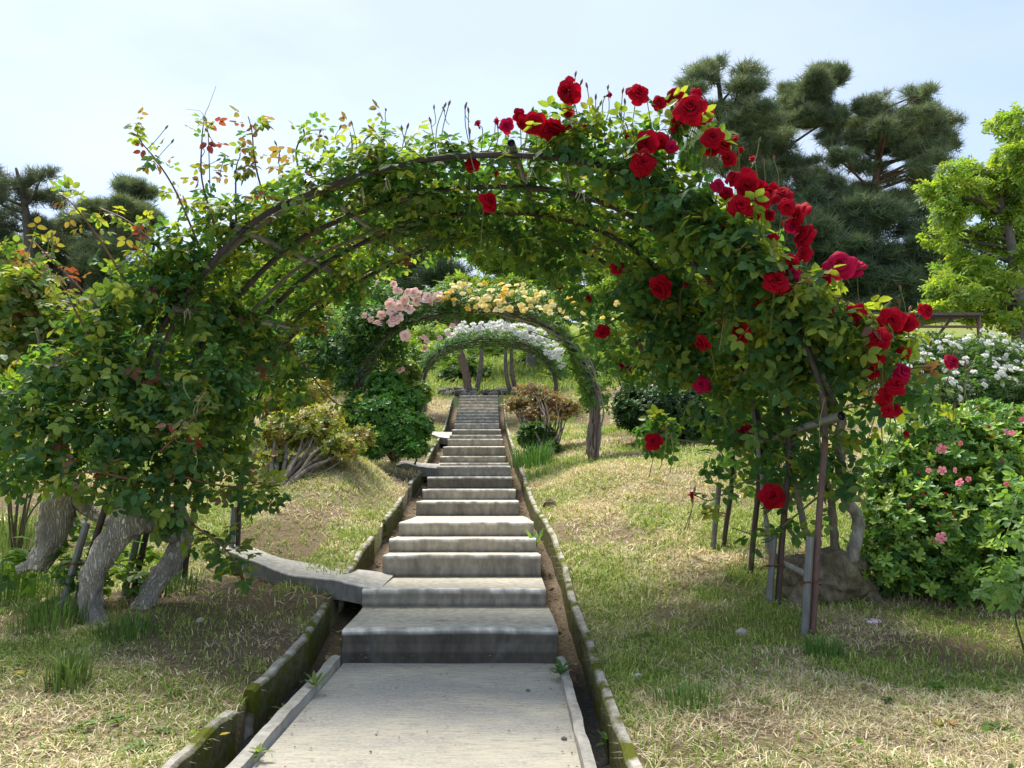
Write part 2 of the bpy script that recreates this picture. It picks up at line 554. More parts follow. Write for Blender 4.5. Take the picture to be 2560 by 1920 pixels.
def palette(cols, wts, n, jit=0.18):
    cols = np.asarray(cols, float)
    k = RS.choice(len(cols), n, p=np.asarray(wts, float) / sum(wts))
    return np.clip(cols[k] * (1 + RS.uniform(-jit, jit, (n, 1))) * (1 + RS.uniform(-.06, .06, (n, 3))), 0.003, 0.9)

def leaves_on(parent, part_name, kind_prefix, mat, pos, axis, nor, size, tint, singles=0, single_name='leaf', weight=None):
    """scatter the leaves of one plant: the ones that show largest are parts of their own, the rest one part"""
    n = len(pos)
    tk = RS.randint(0, 4, n)
    keep = np.ones(n, bool)
    if singles:
        d = np.linalg.norm(pos - np.array((0, 0, EYE)), axis=1) / size
        if weight is not None: d = d * weight
        best = np.argsort(d)[:singles]
        keep[best] = False
        K = 9
        lum = tint[best] @ np.array((1.0, 0.6, 0.2))
        order = np.argsort(lum)
        base = wloc(parent)
        Fr = frames(axis[best], nor[best])
        groups = np.array_split(order, K)
        for g in groups:
            c = tint[best][g].mean(0)
            for t in range(4):
                me = None
                for j in g:
                    if tk[best[j]] != t: continue
                    if me is None:
                        V, T = TM['%s%d' % (kind_prefix, t)]
                        me = np_mesh(single_name, V, T, c, mat)
                    o = link(single_name, me, parent)
                    R = Fr[j] * size[best[j]]
                    mw = Matrix([list(R[0]) + [pos[best[j]][0] - base[0]], list(R[1]) + [pos[best[j]][1] - base[1]],
                                 list(R[2]) + [pos[best[j]][2] - base[2]], [0, 0, 0, 1]])
                    o.matrix_basis = mw
    mb = MB()
    for t in range(4):
        s = keep & (tk == t)
        if s.any():
            mb.add(*scatter_arrays(TM['%s%d' % (kind_prefix, t)], pos[s], axis[s], nor[s], size[s], tint[s]))
    return part(part_name, mb, mat, parent, kind='stuff')

def sample_pads(pads, n, shell=0.55, upbias=0.0):
    """pads: (centre3, radii3, weight); returns points and outward directions"""
    w = np.array([p[2] for p in pads], float); w /= w.sum()
    k = RS.choice(len(pads), n, p=w)
    C = np.array([p[0] for p in pads], float)[k]
    R = np.array([p[1] for p in pads], float)[k]
    d = norm(RS.normal(size=(n, 3)) + np.array((0, 0, upbias)))
    rr = (shell + (1 - shell) * RS.uniform(0, 1, n)) * (0.82 + 0.36 * vn(d[:,0]*2 + k*3.1, d[:,1]*2 + d[:,2]*2.7, 0.8, 3, 2))
    deep = RS.uniform(0, 1, n) < 0.30
    rr[deep] *= RS.uniform(0.3, 0.9, deep.sum())
    out = norm(d / R)
    return C + d * R * rr[:, None], out, rr

def orient(out, up=0.6, jit=0.7, droop=0.25):
    n = len(out)
    nor = norm(out * 0.7 + np.array((0, 0, up)) + RS.normal(size=(n, 3)) * jit * 0.5)
    ax = RS.normal(size=(n, 3)) + out * 0.5 - np.array((0, 0, droop))
    ax = norm(ax - nor * np.sum(ax * nor, -1, keepdims=True))
    return ax, nor

# pixel pad -> world pad
def pad(px, py, Y, rx, ry, dz=0.8, w=None):
    c = P(px, py, Y)
    k = Y / F
    rx, ry = rx * k, ry * k
    return (c, (rx, max(rx, ry) * dz, ry), w if w else rx * ry)

# ------------------------------------------------------------------ stairs
STEP = [  # distance, riser top y, riser bottom y, left x, right x  (photo pixels)
 (3.72,1575,1640,855,1395),(4.34,1475,1517,905,1365),(4.90,1389,1442,957,1352),(5.20,1348,1381,973,1340),
 (5.50,1307,1341,997,1334),(6.76,1254,1290,1041,1297),(7.44,1224,1250,1056,1289),(8.20,1193,1222,1068,1281),
 (9.50,1166,1191,1092,1276),(10.05,1158,1164,1097,1272),(10.60,1141,1157,1100,1264),(11.30,1117,1140,1108,1262),
 (12.60,1098,1115,1119,1257),(13.30,1088,1097,1124,1254),(14.20,1074,1087,1130,1252),(15.40,1059,1073,1136,1248)]
for i, py in enumerate([1052,1044,1036,1028,1020,1012,1004,997,989]):
    STEP.append((15.4 + 0.31*(i+1), py, None, 1136 + 13*(i+1)/9, 1248 - 4*(i+1)/9))
ST = []
pz = 0.0
for (Y, yt, yb, xl, xr) in STEP:
    a, b = P(xl, yt, Y), P(xr, yt, Y)
    zt = a[2]
    zb = P(xl, yb, Y)[2] if yb else pz
    zb = min(max(zb, pz - 0.05), pz + 0.09)
    ST.append((Y, zt, zb, a[0], b[0])); pz = zt
ST = np.array(ST)
TOPY = 19.0
TOPZ = ST[-1, 1]
# smoothed ground line along the stairs
_by = np.concatenate([[-6, 2.0, 3.6], ST[1:, 0], [TOPY, 30, 45, 120]])
_bz = np.concatenate([[-0.12, 0.0, 0.03], ST[1:, 1] - 0.09, [TOPZ + 0.02, TOPZ + 3.2, TOPZ + 7.0, TOPZ + 12.0]])
def baseZ(Y):
    Y = np.asarray(Y, float)
    return sum(np.interp(Y + d, _by, _bz) for d in (-.7, -.35, 0, .35, .7)) / 5
_LBY = np.concatenate([[-6, 1.0, 2.9, 3.3], ST[:, 0], [TOPY, 200]])
_xl0, _xr0 = P(650, 1920, 2.9), P(1520, 1920, 2.9)
b_l = P(649, 1920, 2.6)[0]; b_r = P(1520, 1920, 2.6)[0]
_LX = np.concatenate([[ST[0,3]-.02]*4, ST[:, 3], [ST[-1,3]]*2])
_RX = np.concatenate([[ST[0,4]+.0]*4, ST[:, 4], [ST[-1,4]]*2])
def leftX(Y): return np.interp(Y, _LBY, _LX)
def rightX(Y): return np.interp(Y, _LBY, _RX)
GL, GR, WT = 0.135, 0.125, 0.042      # gutter widths and wall thickness
def outL(Y): return leftX(Y) - 0.03 - GL - WT
def outR(Y): return rightX(Y) + 0.03 + GR - 0.03 + WT

def H(x, Y):
    x = np.asarray(x, float); Y = np.asarray(Y, float)
    z = baseZ(Y)
    tl = np.maximum(0, outL(Y) - x); tr = np.maximum(0, x - outR(Y))
    far = smooth(16, 24, Y)
    z = z + (1 - far) * (0.9 * (1 - np.exp(-tr / 7)) * smooth(3.5, 9, Y) + 0.5 * (1 - np.exp(-tl / 7)) * smooth(4, 8, Y))
    z = z + 0.30 * np.exp(-((x + 1.75) / 0.9) ** 2 - ((Y - 7.6) / 1.0) ** 2) * smooth(0, .5, tl)
    z = z + 0.16 * np.exp(-((x - 1.0) / 0.75) ** 2 - ((Y - 7.6) / 0.9) ** 2) * smooth(0, .5, tr)
    z = z + 0.05 * np.exp(-((x + 1.7) / 0.5) ** 2 - ((Y - 3.7) / 0.7) ** 2) * smooth(0, .3, tl)
    z = z + 0.05 * (1 - np.exp(-(tl + tr) / .5)) * smooth(14, 9, Y) * (1 - np.exp(-((Y - 4.9) / .7) ** 2) * smooth(0, .1, tl))
    z = z - 0.085 * np.exp(-((Y - 5.0) / .55) ** 2) * smooth(.1, .6, tl) * smooth(2.2, 1.2, tl)
    lat = smooth(0.0, 0.35, tl + tr)
    z = z + lat * (0.06 * (vn(x, Y, 1.1, 5) - 0.5) + 0.035 * (vn(x, Y, 0.16, 6) - 0.5))
    return z

def G(px, py):
    r = ray(px, py)
    t = np.linspace(0.8, 60, 6000)
    X = r[0]*t; Yv = r[1]*t; Z = EYE + r[2]*t
    hit = np.where(Z <= H(X, Yv))[0]
    i = hit[0] if len(hit) else -1
    return np.array((X[i], Yv[i], float(H(X[i], Yv[i]))))

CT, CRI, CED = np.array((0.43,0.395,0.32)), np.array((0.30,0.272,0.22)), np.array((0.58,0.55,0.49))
stairs = bpy.data.objects.new('concrete_stairs', None)
COL.objects.link(stairs)
stairs.location = (float(ST[0,3]+ST[0,4])/2, 3.7, 0)
stairs['kind'] = 'structure'
stairs['label'] = 'long straight flight of weathered grey concrete steps climbing through the arches'
riser_tone = {0: 0.33, 1: 0.8, 2: 0.85, 3: 1.15, 4: 1.25, 5: 0.8, 6: 1.0, 7: 0.42, 8: 1.0, 11: 0.9, 14: 0.65}
for i in range(len(ST)):
    Y, zt, zb, xl, xr = ST[i]
    if i + 1 < len(ST):
        Yn, _, zbn, xln, xrn = ST[i+1]
    else:
        Yn, zbn, xln, xrn = TOPY + 0.1, zt, xl, xr
    if i == 4:   # shoulders: the flight narrows behind this tread
        pass
    nx = 49
    u = np.linspace(0, 1, nx)
    tone = riser_tone.get(i, RS.uniform(0.85, 1.2))
    wob = (vn(u*3, u*0 + i*7.3, 1.0, 9, 2) - 0.5) * 0.011 + (vn(u*22, u*0+i*3.3, 1.0, 10) - .5) * 0.004
    sag = 0.004 * np.sin(u * math.pi)
    rows, cols = [], []
    def row(y, z, a, b, c, w=0.0, yo=0.0):
        x = a + (b - a) * u
        rows.append(np.stack([x, np.full(nx, y) + yo + (vn(u*12, u*0+y, 1, 12) - .5) * 0.006, z + w * (wob + sag)], -1))
        cols.append(np.tile(c, (nx, 1)) if np.ndim(c) == 1 else c)
    st = 0.60 + 0.85 * vn(u*16, u*0 + i*5.1, 1.0, 21, 4)[:, None]
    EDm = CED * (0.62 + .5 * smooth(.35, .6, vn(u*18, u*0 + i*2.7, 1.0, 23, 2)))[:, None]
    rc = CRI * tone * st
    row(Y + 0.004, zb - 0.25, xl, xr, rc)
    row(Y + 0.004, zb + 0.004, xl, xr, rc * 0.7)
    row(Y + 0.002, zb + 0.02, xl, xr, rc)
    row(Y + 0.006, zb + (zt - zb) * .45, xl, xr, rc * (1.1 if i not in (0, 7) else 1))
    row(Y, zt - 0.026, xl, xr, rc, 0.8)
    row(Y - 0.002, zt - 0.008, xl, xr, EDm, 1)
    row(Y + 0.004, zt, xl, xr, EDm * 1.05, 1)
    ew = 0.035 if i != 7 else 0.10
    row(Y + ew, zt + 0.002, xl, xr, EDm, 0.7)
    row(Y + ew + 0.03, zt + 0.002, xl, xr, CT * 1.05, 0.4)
    for f in (0.35, 0.65):
        row(Y + (Yn - Y) * f if (Yn - Y) * f > ew + .05 else Y + ew + .06 + f * .05, zt + (zbn - zt) * f, xl + (xln - xl) * f * .4, xr + (xrn - xr) * f * .4, CT * (0.85 + .3 * vn(u*9, u*0+i+f, 1, 30)[:, None]), 0.2)
    row(Yn + 0.05, zbn, xl + (xln - xl) * .7, xr + (xrn - xr) * .7, CT * 0.85)
    Gd = np.stack(rows)
    mb = MB()
    mb.grid(Gd[:, ::-1], np.stack(cols)[:, ::-1])
    for s, k in ((0, 0), (1, nx - 1)):     # side faces
        top = Gd[:, k]
        bot = top.copy(); bot[:, 2] = zb - 0.25
        g = np.stack([top, bot], 1)
        if s: g = g[:, ::-1]
        mb.grid(g, CRI * 1.0)
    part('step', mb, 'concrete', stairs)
# landing slab in front
l0, r0 = ST[0, 3] + 0.01, ST[0, 4] - 0.005
mb = MB()
ny, nx = 60, 24
yy = np.linspace(0.6, 3.74, ny); uu = np.linspace(0, 1, nx)
UU, YY = np.meshgrid(uu, yy)
GX = l0 + (r0 - l0) * UU
GZ = 0.006 * (vn(GX, YY, 0.4, 40) - .5)
g = np.stack([GX, YY, GZ], -1)
warm = smooth(3.1, 2.5, YY)[..., None] * 0.8  # soft canopy shade put into the colour: greyer nearer the steps
cc = np.array((0.34, 0.325, 0.29)) * (1 - warm) + np.array((0.40, 0.37, 0.305)) * warm
mb.grid(np.swapaxes(g, 0, 1), np.swapaxes(cc, 0, 1))
part('landing', mb, 'brushed', stairs)
# raised kerb strips along the landing
for s, xa, w in ((-1, leftX(3.0) - 0.03, 0.045), (1, rightX(3.0) - 0.004, 0.036)):
    ny = 70
    yy = np.linspace(0.6, 3.73, ny)
    e = (vn(yy, yy*0 + s, 0.10, 50 + s) - .5) * 0.012
    h = 0.022 + 0.014 * vn(yy, yy*0+s*3, 0.15, 52)
    prof = [(-0.0, -0.30), (0.0, 1), (w*.5, 1.15), (w, 1), (w, -0.02)]
    g = np.stack([np.stack([float(xa) + px + (e if k in (1, 2, 3) else e * 0) * (1 if k != 2 else .5), yy, (h * pz_ if pz_ > 0 else np.full(ny, pz_))], -1) for k, (px, pz_) in enumerate(prof)], 0)
    mb = MB(); mb.grid(g, np.array((0.30, 0.285, 0.25)) * (.75 + .5 * vn(yy, yy*0, .07, 57))[None, :, None] * np.ones((5, 1, 1)))
    ends = g[:, -1]
    part('kerb_strip', mb, 'concrete', stairs)

# ------------------------------------------------------------------ drains
for s in (-1, 1):
    dr = bpy.data.objects.new('drain_channel', None)
    COL.objects.link(dr)
    dr.location = (float(leftX(4) if s < 0 else rightX(4)), 4.0, -0.1)
    dr['kind'] = 'structure'
    dr['label'] = 'narrow open concrete drain with mossy wall along the ' + ('left' if s < 0 else 'right') + ' side of the steps'
    breaks = [0.6, 2.86, 3.05, 4.28, 4.62, 5.5, 6.1, 7.3, 8.2, 9.3, 9.9, 12.4, 12.9, 18.2] if s < 0 else [0.6, 3.4, 5.0, 6.4, 8.6, 11.0, 14.0, 18.2]
    segs = [(breaks[i], breaks[i+1]) for i in range(0, len(breaks)-1, 2 if s < 0 else 1)]
    for (ya, yb) in segs:
        n = max(8, int((yb - ya) / 0.06))
        yy = np.linspace(ya + .004, yb - .004, n)
        xin = (outL(yy) + WT) if s < 0 else (outR(yy) - WT)
        xo = outL(yy) if s < 0 else outR(yy)
        e = (vn(yy, yy*0 + s, 0.11, 60) - .5) * 0.014
        zt = baseZ(yy) + 0.035 + (vn(yy, yy*0, 0.10, 62 + s) - .5) * 0.020
        zl = baseZ(yy) - 0.22
        ring = [(xin, zl), (xin + e, zt - 0.012), (xin - s*0.0 + s*0.01 + e, zt), (xo - s*0.006, zt + 0.002), (xo, zt - 0.01), (xo, zl)]
        if s > 0: ring = ring
        g = np.stack([np.stack([a, yy, b], -1) for a, b in ring], 0)
        if s > 0: g = g[::-1]
        moss, conc = np.array((0.12, 0.115, 0.055)), np.array((0.36, 0.335, 0.285))
        ccs = [moss*.8, moss, conc*.9, conc, conc*.8, conc*.6]
        if s > 0: ccs = ccs[::-1]
        c = np.stack([np.tile(q, (n, 1)) for q in ccs], 0)
        mb = MB(); mb.grid(g[::-1], c[::-1])
        for kk in (0, -1):
            f = g[:, kk]
            V = np.concatenate([f, f.mean(0, keepdims=True)])
            m_ = len(f)
            mb.add(V, [(m_, a, (a + 1) % m_) for a in range(m_)], conc * .8)
        part('drain_wall', mb, 'moss', dr)
    yy = np.linspace(0.6, 18.2, 260)
    u = np.linspace(0, 1, 6)
    xa = outL(yy) + WT - .01 if s < 0 else rightX(yy) - 0.01
    xb = leftX(yy) + .02 if s < 0 else outR(yy) - WT + 0.01
    X = xa[None] + (xb - xa)[None] * u[:, None]
    Yg = np.tile(yy, (6, 1))
    Z = baseZ(Yg) - 0.13 + 0.04 * (vn(X, Yg, 0.12, 70 + s) - .5) - 0.02*np.sin(u*math.pi)[:, None]
    nzv = vn(X, Yg, 0.3, 75 + s)[..., None]
    near_dark = smooth(4.2, 3.4, Yg)[..., None]  # floor tint gets darker towards the near end
    cc = np.array((0.19, 0.145, 0.10)) * (1 - nzv*.5)
    cc = cc * (1 - near_dark) + np.array((0.055, 0.055, 0.052)) * near_dark
    mb = MB(); mb.grid(np.stack([X, Yg, Z], -1), cc)
    part('drain_floor', mb, 'soil', dr)

# ------------------------------------------------------------------ ground
def patch(x, y):
    """0..1 green share and bare-soil share"""
    g = vn(x, y, 0.55, 80, 4)
    b = vn(x, y, 0.8, 85, 4)
    green = smooth(0.34, 0.58, g)
    bare = smooth(0.53, 0.63, b) * 0.9
    def blob(cx, cy, rx, ry): return np.exp(-((x-cx)/rx)**2 - ((y-cy)/ry)**2)
    bare = np.maximum(bare, 0.95*np.maximum(blob(-1.24, 3.4, .20, .34), blob(-1.06, 2.8, .22, .13)))       # by the near left kerb
    bare = np.maximum(bare, 0.9*blob(-1.15, 2.7, .3, .12))
    bare = np.maximum(bare, 1.0*blob(2.0, 3.55, .75, .42))           # under the right azalea
    bare = np.maximum(bare, 0.8*blob(2.6, 4.0, .9, .5))
    bare = np.maximum(bare, 0.9*blob(-1.55, 5.15, .30, .16)); bare = np.maximum(bare, .8*blob(.85, 2.85, .12, .06)); bare = np.maximum(bare, .7*blob(.95, 3.9, .35, .12))
    green = np.maximum(green, 0.95*blob(-1.0, 5.6, .9, .35))
    green = np.maximum(green, 0.95*blob(.55, 4.6, .35, 1.0))
    green = np.maximum(green, 0.9*blob(.75, 3.6, .45, .5))
    green = np.maximum(green, 0.95*blob(-2.9, 4.3, .9, .9))
    straw = np.maximum(np.maximum(blob(1.3, 7.4, 1.1, 1.3), blob(-1.6, 7.2, .9, .8)), 0.85*blob(-1.7, 2.6, 1.0, .6))
    straw = np.maximum(straw, .8*blob(1.3, 2.3, 1.2, .45))
    green = green * (1 - .8*straw); bare = bare * (1 - .6*straw)
    hill = smooth(18.5, 20.5, y)
    green = np.maximum(green, hill); bare = bare * (1 - hill)
    dry = smooth(15, 16.5, y) * (1 - smooth(18.3, 18.8, y)) * smooth(0.2, -0.2, x + .1)
    green = green * (1 - dry)
    return green, bare

SOIL, STRAW, GREEN = np.array((0.14, 0.098, 0.065)), np.array((0.50, 0.41, 0.26)), np.array((0.26, 0.31, 0.09))
def ground_tint(x, y):
    g, b = patch(x, y)
    c = STRAW * (1 - g[..., None]) + GREEN * g[..., None]
    c = c * 0.72
    return c * (1 - b[..., None]) + SOIL * b[..., None]

mb = MB()
yr = [-4.0]
while yr[-1] < TOPY: yr.append(yr[-1] + np.clip(0.012 * yr[-1], 0.035, 0.16))
yr = np.array(yr[:-1] + [TOPY])
tt = [0.0]
while tt[-1] < 60: tt.append(tt[-1] + max(0.035, 0.03 * tt[-1] + 0.02))
tt = np.array(tt)
for s in (-1, 1):
    Yg, Tg = np.meshgrid(yr, tt, indexing='ij')
    X = (outL(Yg) + .012 - Tg) if s < 0 else (outR(Yg) - .012 + Tg)
    Z = H(X, Yg)
    g = np.stack([X, Yg, Z], -1)
    sk = g[:, :1].copy(); sk[..., 2] -= 0.35; sk[..., 0] -= s * -0.01
    g = np.concatenate([sk, g], 1)
    if s < 0: g = g[:, ::-1]
    c = ground_tint(g[..., 0], g[..., 1])
    mb.grid(np.swapaxes(g, 0, 1), np.swapaxes(c, 0, 1))
xs = np.concatenate([-np.geomspace(62, 3, 40), np.linspace(-2.8, 2.8, 60), np.geomspace(3, 62, 40)])
ys = np.concatenate([[TOPY], np.linspace(TOPY + .12, 30, 60), np.geomspace(31, 400, 30)])
Yg, Xg = np.meshgrid(ys, xs, indexing='ij')
Xw = Xg * (1 + np.maximum(0, Yg - 30) / 25)
g = np.stack([Xw, Yg, H(Xw, Yg)], -1)
c = ground_tint(Xw, Yg)
mb.grid(np.swapaxes(g, 0, 1), np.swapaxes(c, 0, 1))
gr = link('ground', mb.mesh('ground', 'soil', True))
gr['kind'] = 'structure'; gr['label'] = 'sloping garden bank of mown grass, straw and bare brown soil'

# ------------------------------------------------------------------ grass
def blades(n, ya, yb, spread, wid, hgt, name, lab, seed, green_bias=0.0, flat=0.35, xoff=0.0):
    rs = np.random.RandomState(seed)
    m = int(n * 2.2)
    y = np.sqrt(rs.uniform(ya*ya, yb*yb, m))
    x = rs.uniform(-1, 1, m) * (spread * y + 0.4) + xoff
    ok = (x < outL(y) + 0.02) | (x > outR(y) - 0.02) | (y > TOPY + .2)
    x, y = x[ok], y[ok]
    g, b = patch(x, y)
    den = 1 - 0.93 * b
    den *= 0.35 + 0.65 * smooth(.25, .6, vn(x, y, 0.09, 90, 2))
    keep = rs.uniform(0, 1, len(x)) < den
    x, y, g = x[keep][:n], y[keep][:n], g[keep][:n]
    m = len(x)
    z = H(x, y)
    isg = rs.uniform(0, 1, m) < np.clip(g * 0.85 + 0.12 + green_bias, 0, 1)
    lying = (~isg & (rs.uniform(0, 1, m) < 0.75)) | (rs.uniform(0, 1, m) < flat * .3)
    h = hgt * rs.uniform(.45, 1.25, m) * np.where(lying, 1.25, 1.0) * (0.7 + .8*vn(x, y, .25, 95, 2))
    a = rs.uniform(0, 2*math.pi, m)
    lean = np.where(lying, rs.uniform(1.1, 1.5, m), rs.uniform(0.1, .8, m))
    d = np.stack([np.cos(a)*np.sin(lean), np.sin(a)*np.sin(lean), np.cos(lean)], -1)
    side = np.stack([-np.sin(a + rs.uniform(-.6,.6,m)), np.cos(a), np.zeros(m)], -1)
    w = wid * rs.uniform(.6, 1.3, m)
    p0 = np.stack([x, y, z - 0.004 + lying*rs.uniform(0, .012, m)], -1)
    mid = p0 + d * (h*.55)[:, None] + np.array((0,0,1.0)) * (h*.10)[:, None]
    tip = p0 + d * h[:, None] - np.array((0,0,1.0)) * (h*.10*(~lying))[:, None] + np.stack([np.cos(a), np.sin(a), 0*a], -1) * (h*.22)[:, None]
    V = np.stack([p0 - side*w[:,None]*.5, p0 + side*w[:,None]*.5, mid + side*w[:,None]*.4, mid - side*w[:,None]*.4, tip], 1)
    T = np.array([(0,1,2),(0,2,3),(3,2,4)])[None] + (np.arange(m)*5)[:, None, None]
    cg = np.array([(0.24,0.34,0.06),(0.33,0.41,0.09),(0.16,0.26,0.05),(0.44,0.46,0.16)])[rs.randint(0, 4, m)]
    cs = np.array([(0.66,0.57,0.37),(0.54,0.44,0.27),(0.74,0.67,0.47),(0.40,0.31,0.19)])[rs.randint(0, 4, m)]
    c = np.where(isg[:, None], cg, cs) * rs.uniform(.75, 1.25, (m, 1))
    me = np_mesh(name, V.reshape(-1, 3), T.reshape(-1, 3), np.repeat(c, 5, 0), 'grass')
    o = link(name, me, None, 'stuff')
    o['label'] = lab
    return o
blades(120000, 1.7, 4.2, .72, .0038, .036, 'grass', 'short patchy mown grass and dry straw on the near banks', 1)
blades(120000, 4.2, 8.5, .70, .006, .05, 'grass', 'mown grass and straw on the banks beyond the first arch', 2)
blades(80000, 8.5, 19.0, .45, .011, .07, 'grass', 'thin mown grass on the upper banks beside the steps', 3)
blades(60000, 19.0, 34.0, .30, .025, .16, 'grass', 'bright green grass on the slope behind the top of the steps', 4, .6)

# ------------------------------------------------------------------ side walkways joining from the left
CC = np.array((0.36, 0.345, 0.31))
def walkway(front, back, hts, label):
    """slab following two polylines (front/back edge, place points), front face down by hts"""
    n = 40
    def res(pl):
        pl = np.asarray(pl, float)
        p2, _ = catmull(pl, np.zeros(len(pl)), 10)
        t = np.linspace(0, len(p2) - 1, n)
        return np.stack([np.interp(t, np.arange(len(p2)), p2[:, k]) for k in range(3)], -1)
    f, b = res(front), res(back)
    hh = np.interp(np.linspace(0, 1, n), np.linspace(0, 1, len(hts)), hts)
    e = (vn(np.arange(n)*.3, np.zeros(n), 1, 101) - .5) * 0.012
    low = f.copy(); low[:, 2] -= hh
    lowb = b.copy(); lowb[:, 2] -= .2
    f1 = f.copy(); f1[:, 2] += e - .008; f1[:, 1] -= .004
    f2 = f.copy(); f2[:, 2] += e; f2[:, 1] += .006
    f3 = f * .88 + b * .12
    b2 = b.copy(); b2[:, 1] += .01
    g = np.stack([low, f1, f2, f3, (f + b) / 2, b, lowb], 0)
    rib = 0.88 + .24 * vn(np.arange(n)*1.3, np.zeros(n), 1, 103)
    c = np.stack([np.tile(q, (n, 1)) for q in (CC*.62, CC*.62, CED, CC*1.1, CC, CC, CC*.6)], 0) * rib[None, :, None]
    mb = MB(); mb.grid(np.swapaxes(g, 0, 1)[:, :], np.swapaxes(c, 0, 1))
    for kk in (0, -1):
        q = g[:, kk]
        V = np.concatenate([q, q.mean(0, keepdims=True)])
        mb.add(V, [(len(q), a, (a + 1) % len(q)) for a in range(len(q))], CC * .7)
    o = solo('side_walkway', mb, 'concrete', label, None, None, 'structure')
    return o
zf = float(ST[1, 1])
fx = [(947,1474),(880,1460),(835,1450),(757,1441),(708,1432),(632,1401),(560,1372),(480,1350)]
fY = [4.36, 4.42, 4.48, 4.6, 4.72, 5.0, 5.3, 5.6]
bx = [(985,1437),(930,1427),(880,1422),(826,1415),(708,1396),(636,1370),(560,1345),(480,1330)]
bY = [4.88, 4.90, 4.93, 4.98, 5.12, 5.36, 5.62, 5.9]
walkway([P(a, b_, y) for (a, b_), y in zip(fx, fY)], [P(a, b_, y) for (a, b_), y in zip(bx, bY)],
        [.10, .10, .11, .13, .18, .2, .22], 'curved concrete walkway bridging the drain from the left bank to the second step')
walkway([P(1098,1170,9.5), P(1050,1166,9.55), P(1010,1158,9.7), P(960,1172,9.8)], [P(1100,1160,9.95), P(1052,1157,10.0), P(1012,1152,10.1), P(962,1164,10.2)],
        [.12, .12, .2], 'short concrete slab crossing the left drain by the ninth step')
walkway([P(1128,1095,13.3), P(1100,1092,13.35), P(1078,1086,13.5), P(1050,1100,13.6)], [P(1130,1080,14.0), P(1102,1080,14.0), P(1080,1080,14.1), P(1052,1094,14.2)],
        [.12, .12, .2], 'small concrete slab crossing the left drain at the far upper steps')

# ------------------------------------------------------------------ stones at the top of the steps
ed = thing('stone_edging', 'low rough edging of piled grey stones at the tree feet above the steps', 'stone edging', P(1190, 985, 19.2))
def stone_mesh(seed, c):
    import bmesh
    rs = np.random.RandomState(seed)
    bm = bmesh.new()
    bmesh.ops.create_icosphere(bm, subdivisions=1, radius=1)
    V = np.array([v.co[:] for v in bm.verts]); T = np.array([[v.index for v in f.verts] for f in bm.faces])
    bm.free()
    V = V * rs.uniform(.7, 1.15, (len(V), 1))
    return np_mesh('stone', V, T, c, 'stone')
SM = [stone_mesh(k, np.array((0.17, 0.155, 0.135)) * (0.7 + .15*k)) for k in range(5)]
eb = wloc(ed)
for k in range(62):
    px = RS.uniform(1100, 1345); Y = 19.05 + RS.uniform(0, .75)
    p = P(px, 985, Y); z = float(H(p[0], Y))
    s = RS.uniform(.06, .16)
    o = link('stone', SM[k % 5], ed)
    o.matrix_basis = Matrix.Translation((p[0]-eb[0], Y-eb[1], z + s*.3 + (Y-19.05)*.05 - eb[2])) @ Matrix.Rotation(RS.uniform(0, 6), 4, 'Z') @ Matrix.Diagonal((s*1.3, s, s*.75, 1))

# ------------------------------------------------------------------ rose arches: metal frames
H1 = [(165,1600),(235,1360),(310,1120),(392,845),(506,685),(641,550),(800,474),(950,425),(1100,395),(1280,388),(1450,405),(1600,455),
      (1771,577),(1873,679),(1970,790),(2040,930),(2063,1069),(2048,1286),(2029,1623)]
H4 = [(594,1376),(600,1250),(620,1090),(660,960),(700,875),(822,753),(956,672),(1066,623),(1208,595),(1367,603),(1500,650),(1620,740),
      (1720,850),(1790,960),(1826,1080),(1830,1200),(1812,1340),(1798,1498)]
def planeP(px, py, Yl, Yr):
    Y = (Yl + Yr) / 2
    for _ in range(6):
        p = P(px, py, Y)
        Y = Yr + (Yl - Yr) * (1.46 - p[0]) / 3.6
    return P(px, py, Y)
def resample(pl, n):
    pl = np.asarray(pl, float)
    p2, _ = catmull(pl, np.zeros(len(pl)), 8)
    d = np.concatenate([[0], np.cumsum(np.linalg.norm(np.diff(p2, axis=0), axis=1))])
    t = np.linspace(0, d[-1], n)
    return np.stack([np.interp(t, d, p2[:, k]) for k in range(3)], -1)
NH = 81
hoopA = resample([planeP(a, b, 4.05, 3.74) for a, b in H1], NH)
hoopD = resample([planeP(a, b, 5.40, 5.18) for a, b in H4], NH)
def arch_point(hA, hD, u, v):
    """u along the hoop 0..1, v from the front hoop (0) to the back hoop (1)"""
    t = np.clip(np.asarray(u, float), 0, 1) * (len(hA) - 1)
    i = np.arange(len(hA))
    A = np.stack([np.interp(t, i, hA[:, k]) for k in range(3)], -1)
    D = np.stack([np.interp(t, i, hD[:, k]) for k in range(3)], -1)
    v = np.asarray(v, float)[..., None]
    return A * (1 - v) + D * v
def arch_frame(hA, hD, u, v):
    e = 0.012
    p = arch_point(hA, hD, u, v)
    tu = norm(arch_point(hA, hD, np.minimum(u + e, 1), v) - arch_point(hA, hD, np.maximum(u - e, 0), v))
    tv = norm(arch_point(hA, hD, u, np.clip(v + .1, 0, 1)) - arch_point(hA, hD, u, np.clip(v - .1, 0, 1)))
    n = np.cross(tu, tv)
    cen = hA.mean(0) * .5 + hD.mean(0) * .5
    s = np.sign(np.sum(n * (p - cen), -1, keepdims=True)); s[s == 0] = 1
    return p, norm(n * s), tu, tv

